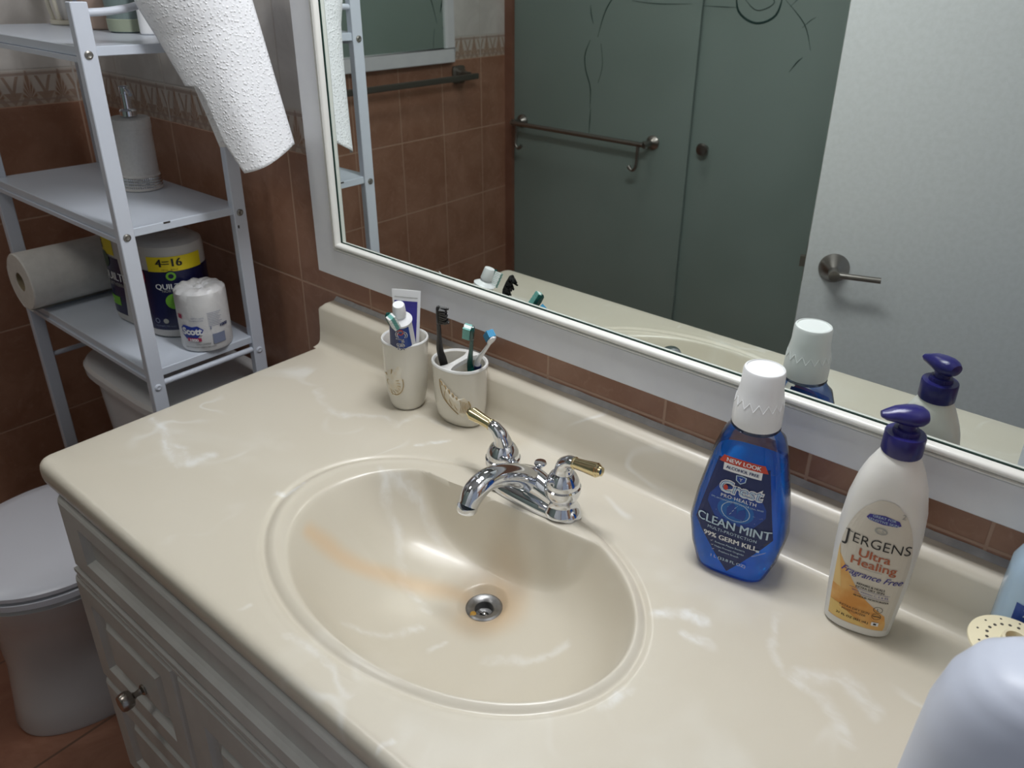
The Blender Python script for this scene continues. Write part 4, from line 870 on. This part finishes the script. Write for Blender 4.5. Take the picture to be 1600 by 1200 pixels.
# perforated ivory disc on a short cup
dc = empty('drain_strainer', (1.155, -0.158, 0.0008), 0, 'ivory round perforated strainer disc on a short cup in front of'[0:0] + 'ivory round perforated disc with a raised centre ring, beside the pale blue bottle', 'strainer')
MB().lathe([(.022, 0), (.025, .004), (.028, .105), (.026, .107)], 40).build('basket', M['ivory'], dc)
D0 = .036
MB().lathe([(r_, z_ + D0) for r_, z_ in ((.025, .0700), (.0355, .0705), (.0372, .0725), (.0368, .0742), (.030, .0765), (.0115, .0785), (.0112, .0825), (.0100, .0835), (.0086, .0833), (.0080, .0805), (.0078, .0780), (.0002, .0780))], 56, caps=(False, False)).build('disc', M['ivory'], dc)
hl = MB()
for rr2, cnt, hr in ((.0222, 20, .0015), (.0298, 12, .0010)):
    for k in range(cnt):
        a = 2 * math.pi * k / cnt; z = D0 + .0765 + (.030 - rr2) / (.030 - .0115) * .0020 + .0002
        hl.lathe([(hr, z - .0005), (hr, z), (hr * .6, z + .0001)], 10, (rr2 * math.cos(a), rr2 * math.sin(a), 0))
hl.build('perforations', M['chip'], dc)
MB().lathe([(.0072, .0782 + D0), (.0002, .0783 + D0)], 24, caps=(False, False)).build('centre_well', M['card'], dc)
# near blue grey bottle, out of focus
nb = empty('blue_grey_bottle', (1.178, -0.345, 0.0008), R(8), 'large blurred blue grey plastic bottle nearest the camera at the lower right', 'bottle')
NT = [(0.0, .066, .044), (.006, .072, .050), (.08, .073, .050), (.15, .070, .048), (.19, .068, .047), (.220, .062, .044), (.240, .052, .039), (.252, .038, .031), (.258, .020, .018)]
MB().loft([sup(*interp(NT, z), 2.5, z, N=64) for z in (0, .003, .006, .03, .06, .08, .1, .12, .15, .17, .18, .19, .200, .21, .22, .227, .234, .240, .244, .248, .251, .254, .258)] + [sup(.016, .016, 2, .2585, N=64)]).build('bottle_body', M['bluegrey'], nb)
MB().lathe([(.017, .2590), (.0185, .261), (.0185, .280), (.017, .282)], 36).build('cap', M['bluegrey'], nb)
def nmap(u, z, o):
    a, b = interp(NT, z); n = 2.5; t_ = min(abs(u) / a, .999); return (u, -b * (1 - t_ ** n) ** (1 / n) - .0004 - o, z)
L = Label(nmap); L.rect(-.042, .050, .02, .165, M['bluelab'], 1, 10, 18); L.build('label', nb)

# ================================================================== storage rack over the toilet
rk = empty('storage_rack', (-0.425, -0.17, FZ), 0, 'white metal three shelf storage rack standing over the toilet', 'shelf rack')
RX0, RX1, RY0, RY1 = -0.690 + .425, -0.160 + .425, -0.287 + .17, -0.056 + .17
LW, LD = .016, .025
for x, y in ((RX0, RY0), (RX1 - LW, RY0), (RX0, RY1 - LD), (RX1 - LW, RY1 - LD)):
    front = y == RY0; zt_ = 1.386 if front else 1.75
    lg = MB().box((x, y, 0.001), (x + LW, y + LD, zt_)).build('leg', M['rack'], rk, smooth=False, bevel=.0012, seg=1)
    if x > 0:
        for z in (1.313, 1.029, .748):
            MB().lathe([(.0062, 0), (.0062, .0015), (.0038, .0028), (.0016, .0018), (.0002, .0018)], 20, (x + LW, y + LD / 2 - .001, z), 'x').build('screw', M['screw'] if z > .8 else M['rack'], lg)
    if x > 0 and not front:
        MB().box((x + LW - .0001, y + .004, 1.000), (x + LW + .0003, y + .007, 1.006)).build('paint_chip', M['chip'], lg, smooth=False)
ST = [1.326, 1.042, .781]
for i, z in enumerate(ST):
    sh_ = MB(); th = .016
    sh_.box((RX0 + .004, RY0 + .004, z - th), (RX1 - .004, RY1 - .006, z - .0015), 0)
    b_ = sh_.build('shelf', M['board'], rk, smooth=False, bevel=.001, seg=1)
    br = MB(); br.box((RX0 + LW + .0005, RY0 + .0005, z - th - .008), (RX1 - LW - .0005, RY0 + .016, z - th - .0005))
    br.build('shelf_bracket', M['rack'], rk, smooth=False)
ed = MB().box((RX1 - .0042, -.040, ST[1] - .0048), (RX1 - .0036, -.028, ST[1] - .0018)).build('paint_chip', M['chip'], rk, smooth=False)
for x in (RX0 + LW / 2, RX1 - LW / 2):
    MB().tube([(x, RY0 + LD, .750 if x > 0 else .640), (x, RY1 - LD, .750 if x > 0 else .640)], .0055, n=12).build('side_bar', M['rack'], rk)
    MB().tube([(x, RY0 + LD, 1.371), (x, RY0 + .06, 1.373), (x, RY0 + .10, 1.380), (x, RY0 + .14, 1.395), (x, RY1 - LD, 1.43)], .0058, n=14).build('side_rail', M['rack'], rk)

# things on the rack
def at(x, y, z): return (x, y, z)
Z3, Z2, Z1 = FZ + ST[0] - .0008, FZ + ST[1] - .0008, FZ + ST[2] - .0008
sd = empty('soap_dispenser', (-0.405, -0.122, Z2), R(0), 'white soap dispenser with rhinestone bands and chrome pump on the middle shelf', 'soap dispenser')
MB().lathe([(.0365, 0), (.0375, .002), (.0365, .004), (.0355, .028), (.0340, .0295), (.0340, .113), (.0350, .1145), (.0350, .133), (.032, .1355), (.010, .136)], 48).build('body', M['disp'], sd)
gm = MB()
for zb0, n0, hh in ((.005, 60, .0052), (.0102, 60, .0052), (.0154, 60, .0052), (.0206, 60, .0052)):
    for k in range(60):
        a = 2 * math.pi * k / 60; r_ = .0361; gm.add([((r_ + o) * math.cos(a + d), (r_ + o) * math.sin(a + d), z) for o, d, z in ((0, -.05, zb0), (0, .05, zb0), (0, .05, zb0 + hh * .9), (0, -.05, zb0 + hh * .9), (.0012, 0, zb0 + hh * .45))], [(0, 1, 4), (1, 2, 4), (2, 3, 4), (3, 0, 4)])
gm.build('rhinestone_band', M['gem'], sd, smooth=False)
gm = MB()
for k in range(70):
    a = 2 * math.pi * k / 70; r_ = .0342; gm.add([((r_ + o) * math.cos(a + d), (r_ + o) * math.sin(a + d), z) for o, d, z in ((0, -.04, .1140), (0, .04, .1140), (0, .04, .1170), (0, -.04, .1170), (.001, 0, .1155))], [(0, 1, 4), (1, 2, 4), (2, 3, 4), (3, 0, 4)])
gm.build('rhinestone_band', M['gem'], sd, smooth=False)
MB().lathe([(.011, .1355), (.0150, .137), (.0150, .147), (.0125, .150), (.0085, .151), (.0082, .177), (.0095, .178), (.0095, .190), (.0060, .192)], 30).tube([(0, 0, .185), (.022, -.004, .185), (.034, -.006, .179)], [.0045, .0038, .0035], n=12).build('pump', M['chrome'], sd)

# paper towel roll lying on the lower shelf
pr_ = empty('paper_towel_roll', (-0.615, -0.306, Z1 + .0615), 0, 'white paper towel roll lying on its side on the lowest shelf', 'paper towel roll')
prl = MB(); prl.lathe([(.020, .0), (.0575, .0), (.0595, .002), (.0595, .2), (.0585, .208), (.020, .208), (.020, .0)], 56, (0, 0, 0), 'y', caps=(False, False)); prl.build('roll', M['paperroll'], pr_)
MB().lathe([(.0201, .001), (.0201, .206), (.0185, .206), (.0185, .001), (.0201, .001)], 40, (0, 0, 0), 'y', caps=(False, False)).build('cardboard_tube', M['card'], pr_)
tl = MB(); rws = []
for q in (0.0, .07, .14, .208): rws.append([(.0602 * math.cos(a), q, .0602 * math.sin(a)) for a in [R(160 + 80 * k / 10) for k in range(11)]] + [(.0 + .006 * k - .018, q, -.0595 + .0002 * k) for k in range(8)])
tl.grid(rws).build('loose_sheet', M['paperroll'], pr_)

# multipack
qn = empty('toilet_paper_pack', (-0.366, -0.143, Z1), R(3), 'navy wrapped toilet paper multipack with a yellow 4=16 band under the middle shelf', 'toilet paper pack')
QR = .0605; QH = .190
def qoutline(k=0.0, z=0.0, N_=80):
    out = []
    for i in range(N_):
        a = 2 * math.pi * i / N_; x = .0585 * (1 if math.cos(a) > 0 else -1); cx = x
        px = cx + (QR - k) * math.cos(a); py = (QR - k) * math.sin(a)
        out.append((px, py * (1.0 - 0.08 * math.exp(-(px / .012) ** 2)), z))
    return out
MB().loft([qoutline(.006, .0), qoutline(.001, .004), qoutline(0, .02), qoutline(0.0005, .09), qoutline(0, QH - .02), qoutline(.002, QH - .007), qoutline(.010, QH - .001), qoutline(.022, QH)]).build('pack_body', M['packw'], qn)
def qmap(u, z, o):
    # u runs along the front: left lobe (-x) to right lobe (+x), then round the right end
    half = .0585; s = u
    sg = 1 if s >= 0 else -1; s = abs(s)
    ang = (s - half) / QR      # 0 at the front of the lobe
    px = half + (QR + .0004 + o) * math.sin(ang); py = -(QR + .0004 + o) * math.cos(ang)
    if s < half: px = s; w = (half - s) / QR; py = -(QR * math.sqrt(max(0, 1 - min(w, 1) ** 2 * .12)) + .0006 + o)
    return (sg * px, py, z)
L = Label(qmap)
L.rect(-.17, .215, .018, QH - .052, M['packnavy'], 1, 6, 100)
L.rect(.078, .180, QH - .053, QH - .024, M['yellow'], 2, 3, 30); L.rect(-.14, -.035, QH - .047, QH - .014, M['yellow'], 2, 3, 30)
L.text('4=16', .118, QH - .0365, .022, M['ink'], 4, bold=.0008); L.text('MEGA    ROLLS', .118, QH - .0495, .0042, M['ink'], 4)
L.text('75', -.082, QH - .030, .024, M['ink'], 4, bold=.0008)
L.disc(.118, QH - .062, .011, .011, M['packnavy'], 5); L.disc(.118, QH - .062, .0085, .0085, M['lime'], 6, inner=.55); L.disc(-.070, QH - .058, .015, .017, mat('dark_green_badge', (.03, .07, .03), .5), 5)
L.text('QUILTED', .118, QH - .083, .0150, M['wink'], 4, bold=.0003); L.text('NORTHERN', .118, QH - .0915, .0075, M['greyink'], 4)
L.text('QUILTED', -.090, QH - .092, .024, M['wink'], 4, bold=.0006, align='LEFT'); L.text('NORTHERN', -.082, QH - .108, .011, M['greyink'], 4, align='LEFT')
L.disc(.118, QH - .113, .017, .016, M['lime'], 4); L.rect(-.125, -.045, .036, .055, M['lime'], 3, 2, 20); L.text('Ultra Plush', -.085, .045, .008, M['wink'], 5)
L.disc(.045, QH - .066, .022, .024, M['magenta'], 5); L.text('X', .050, QH - .058, .016, M['wink'], 6, bold=.0006); L.text('MEGA', .048, QH - .074, .006, M['wink'], 6)
L.disc(.078, .037, .0050, .0050, M['slate'], 4, inner=.75); L.disc(.095, .037, .0050, .0050, M['greyink'], 4); L.text('312 SHEETS PER ROLL', .092, .026, .0042, M['slate'], 4)
L.build('wrapper_print', qn)
MB().lathe([(.019, QH + .0004), (.017, QH - .008), (.002, QH - .009)], 30, (.0585, 0, 0), caps=(False, False)).build('roll_core', M['card'], qn)

# single wrapped roll
st = empty('toilet_paper_roll', (-0.1995, -0.150, Z1), R(0), 'single toilet paper roll in white wrapper with blue lettering on the lowest shelf', 'toilet paper roll')
SR = .0455; SHt = .101
sr_ = []
random.seed(5)
for r_, z in ((.040, 0), (.0442, .002), (SR, .006), (SR, .04), (SR, .08), (SR, .105), (.0445, .114), (.040, .1185), (.030, .1205), (.018, .119), (.010, .116), (.001, .116)):
    sr_.append([((r_ + .0009 * math.sin(9 * 2 * math.pi * k / 60 + z * 60) * (1 if z > .11 else .25)) * math.cos(2 * math.pi * k / 60), (r_ + .0009 * math.sin(7 * 2 * math.pi * k / 60) * (1 if z > .11 else .25)) * math.sin(2 * math.pi * k / 60), z + (.0016 * math.sin(11 * 2 * math.pi * k / 60 + r_ * 200) if z > .115 else 0)) for k in range(60)])
MB().loft(sr_).build('wrapped_roll', M['wrap'], st)
MB().lathe([(.010, .116), (.006, .120), (.002, .121)], 16).build('twist', M['wrap'], st)
smap = cylmap([(0, SR + .0012), (1, SR + .0012)], R(-42)); L = Label(smap)
L.poly([(-.036, .050), (-.030, .056), (-.012, .053), (-.002, .055), (.008, .047), (.004, .040), (-.006, .030), (-.026, .028), (-.034, .036)], M['sblue'], 1)
L.text('Scott', -.014, .0435, .0185, M['wink'], 3, bold=.0009, xs=.95); L.rect(-.024, .002, .024, .031, M['magenta'], 2, 2, 8, sk=0); L.text('1000', -.012, .0265, .0085, M['wink'], 4, bold=.0004)
L.rect(-.040, -.030, .068, .077, M['magenta'], 2, 2, 4); L.text('SEPTIC SAFE', .000, .070, .0042, M['slate'], 2); L.text('Family & friends', -.002, .0655, .0036, M['slate'], 2)
for k in range(9): L.rect(.018, .044 - (k % 3) * .003, .078 - k * .0032, .0788 - k * .0032, M['slate'], 2, 1, 6)
L.text('1000', .046, .050, .009, M['navy'], 3, bold=.0004); L.rect(.022, .046, .016, .036, M['slate'], 2, 3, 6); L.rect(.020, .022, .046, .052, M['slate'], 2, 1, 1); L.text('UNSCENTED', .004, .018, .0045, M['ink'], 2); L.text('ONE THOUSAND SHEETS PER ROLL', -.003, .0115, .0036, M['ink'], 2)
L.build('wrapper_print', st)

# items on the top shelf
def simple(name, label, cat, loc, parts, group=None):
    r_ = empty(name, loc, 0, label, cat, group)
    for nm, mb, m in parts: mb.build(nm, m, r_)
    return r_
tan = mat('peach_candle_glass', (.46, .34, .28), .3); teal = mat('pale_teal_glass', (.28, .36, .35), .25, trans=.35); sage = mat('olive_band', (.32, .36, .27), .4); lav = mat('lavender_box', (.36, .39, .50), .5); cre = mat('cream_lattice', (.62, .58, .48), .5); wick = noisy('wicker_brown', (.22, .17, .10), (.42, .36, .22), 70, .8, .5)
lt = MB()
for k in range(6):
    a = k * math.pi / 3; c, s = math.cos(a), math.sin(a)
    lt.tube([(.026 * c, .026 * s, .004), (.032 * c, .032 * s, .05), (.026 * c, .026 * s, .11)], .004, n=8)
simple('candle_lantern', 'cream lattice candle lantern at the left end of the top shelf', 'lantern', (-.636, -.095, Z3), [('lattice', lt, cre), ('base', MB().lathe([(.033, 0), (.034, .002), (.033, .008), (.02, .0085)], 32), cre), ('top_ring', MB().lathe([(.020, .106), (.031, .106), (.031, .116), (.020, .116), (.020, .106)], 32, caps=(False, False)), cre), ('candle', MB().lathe([(.018, .009), (.018, .06), (.015, .062)], 28), M['packw'])])
simple('lavender_box', 'small lavender blue box standing on the top shelf behind the front leg', 'box', (-.560, -.088, Z3), [('carton', MB().box((-.018, -.018, 0), (.018, .018, .10)), lav), ('lid', MB().box((-.019, -.019, .1002), (.019, .019, .112)), lav)])
simple('candle_jar', 'peach coloured candle jar on the top shelf', 'candle', (-.490, -.100, Z3), [('jar', MB().lathe([(.028, 0), (.031, .003), (.034, .07), (.034, .085), (.031, .085), (.029, .02), (.001, .02)], 40, caps=(True, False)), tan), ('wax', MB().lathe([(.0285, .022), (.0300, .06), (.001, .06)], 32), M['packw'])])
simple('glass_tumbler', 'pale teal glass jar with an olive base on the top shelf beside the towel', 'jar', (-.400, -.098, Z3), [('glass', MB().lathe([(.026, 0), (.029, .003), (.031, .08), (.0295, .08), (.027, .01), (.001, .008)], 40, caps=(True, False)), teal), ('base_band', MB().lathe([(.0292, .002), (.0300, .006), (.0306, .022), (.0298, .023)], 40, caps=(False, False)), sage)])
simple('white_tube_bottle', 'thin white cosmetic bottle on the top shelf next to the hanging towel', 'bottle', (-.335, -.092, Z3), [('bottle_body', MB().lathe([(.012, 0), (.0135, .002), (.0135, .085), (.008, .092)], 28), M['white']), ('cap', MB().lathe([(.0085, .0922), (.0085, .11), (.007, .112)], 24), M['packw'])])
# ---- sheet of paper towel draped over the side rail of the rack
def lerp(a, b, t): return a + (b - a) * t
pt = empty('paper_towel', (0.0, 0.0, 0.0), 0, 'white quilted paper towel with torn edge hanging over the rack side rail', 'paper towel')
NU, NV = 40, 60
Lp = [(0, -.146, -.215, .640), (.16, -.140, -.200, .580), (.30, -.130, -.182, .534), (.50, -.103, -.165, .466), (1, -.028, -.129, .333)]
Rp = [(0, -.030, -.095, .655), (.22, -.020, -.085, .593), (1, .006, -.055, .374)]
fr = []
for i in range(NV + 1):
    t_ = i / NV; l = Vector(interp(Lp, t_)); r_ = Vector(interp(Rp, t_)); row = []
    nt_ = .0
    if .50 < t_ < .82: nt_ = .15 * min(1, (t_ - .50) / .02) * (1 - max(0, (t_ - .58)) / .24) + (.012 * math.sin(t_ * 200) if t_ < .62 else 0)
    d_ = r_ - l; out = Vector((d_.y, -d_.x, 0)).normalized(); bl = lerp(.034, .018, t_)
    for j in range(NU + 1):
        s = nt_ + (1 - nt_) * j / NU; p_ = l + d_ * s + out * (bl * math.sin(math.pi * s) ** .8 + .0012 * math.sin(9 * s + 5 * t_)); p_.z -= .004 * math.sin(math.pi * s); row.append(tuple(p_))
    e_ = Vector(row[-1]); dn = (Vector((-.25, .97, 0)))
    for k in range(1, 5): q_ = e_ + dn * .0045 * k + Vector((-.0012, 0, 0)) * k * k; row.append((q_.x, min(q_.y, -.031), q_.z))
    fr.append(row)
bkr = []
for i in range(26):
    t_ = i / 25; row = []
    for j in range(NU + 5):
        s = min(j / NU, 1.0); top_ = Vector(fr[0][j]); yl, yr = lerp(-.215, -.100, t_ ** .7), lerp(-.095, -.040, t_)
        tgt = Vector((-.142 + .006 * math.sin(4 * s), lerp(yl, yr, s), .655 - t_ * .297)); w_ = min(1, t_ * 5)
        p_ = top_.lerp(tgt, w_); p_.z = lerp(top_.z, .655 - .30 * t_, w_) + (.022 * math.sin(math.pi * min(1, t_ * 6)) if t_ < .17 else 0); row.append(tuple(p_))
    bkr.append(row)
def lerp(a, b, t): return a + (b - a) * t
so = MB().grid(bkr[:0:-1] + fr).build('towel_sheet', M['paper'], pt)
md = so.modifiers.new('solid', 'SOLIDIFY'); md.thickness = .0010
# ================================================================== toilet
tt = empty('toilet', (-0.376, -0.402, FZ), 0, 'white porcelain toilet with closed lid beside the vanity', 'toilet')
def egg(cx, yb, yf, w, z, N_=64, pw=2.2):
    """outline, back at yb, front at yf (local y, front negative)"""
    out = []; cyy = (yb + yf) / 2; hb = (yb - yf) / 2
    for k in range(N_):
        a = 2 * math.pi * k / N_; c, s = math.cos(a), math.sin(a)
        x = w * math.copysign(abs(c) ** (2 / pw), c) * (1.0 + 0.10 * s); y = cyy + hb * math.copysign(abs(s) ** (2 / pw), s); out.append((cx + x, y, z))
    return out
bw = MB(); bw.loft([egg(0, .16, -.190, .118, .0005), egg(0, .16, -.192, .120, .01), egg(0, .16, -.185, .116, .06), egg(0, .16, -.175, .113, .16), egg(0, .16, -.178, .122, .24), egg(0, .16, -.195, .150, .30), egg(0, .15, -.212, .172, .345), egg(0, .14, -.218, .178, .368), egg(0, .14, -.214, .174, .376)])
bw.build('bowl', M['porcelain'], tt)
MB().loft([egg(0, .135, -.214, .176, .3775), egg(0, .135, -.220, .181, .380), egg(0, .135, -.220, .181, .392), egg(0, .135, -.214, .177, .396)]).build('seat', M['lid'], tt)
MB().loft([egg(0, .125, -.214, .176, .3985), egg(0, .130, -.220, .181, .401), egg(0, .130, -.220, .181, .409), egg(0, .127, -.212, .175, .4135), egg(0, .110, -.185, .152, .4160), egg(0, .09, -.1, .08, .4175)]).build('lid', M['lid'], tt)
def rr(x0, x1, y0_, y1_, z, bulge=.0, N_=60):
    cx, cyy, a, b = (x0 + x1) / 2, (y0_ + y1_) / 2, (x1 - x0) / 2, (y1_ - y0_) / 2; out = []
    for k in range(N_):
        t_ = 2 * math.pi * k / N_; c, s = math.cos(t_), math.sin(t_); out.append((cx + a * math.copysign(abs(c) ** (2 / 5.0), c), cyy + b * math.copysign(abs(s) ** (2 / 4.0), s) - (bulge * max(0, c + 0) * 0 + (bulge * (1 - abs(c) ** 2) if s < 0 else 0)), z))
    return out
MB().loft([rr(-.180, .180, .185, .375, .378, .012), rr(-.195, .195, .180, .378, .42, .014), rr(-.205, .205, .176, .380, .50, .018), rr(-.210, .210, .172, .380, .638, .022)]).build('tank', M['porcelain'], tt)
MB().loft([rr(-.214, .214, .168, .382, .6395, .024), rr(-.220, .220, .160, .384, .644, .026), rr(-.221, .221, .159, .384, .660, .026), rr(-.216, .216, .164, .382, .668, .026), rr(-.196, .196, .182, .370, .6705, .022)]).build('tank_lid', M['porcelain'], tt)
fl = MB().lathe([(.012, 0), (.012, .006), (.007, .010)], 20, (0, 0, 0), 'x').tube([(.010, 0, 0), (.012, -.018, 0), (.012, -.04, -.002)], [.006, .005, .007], n=10).build('flush_lever', M['porcelain'], tt)
fl.location = (-.2115, .215, .600); fl.scale = (-1, 1, 1)
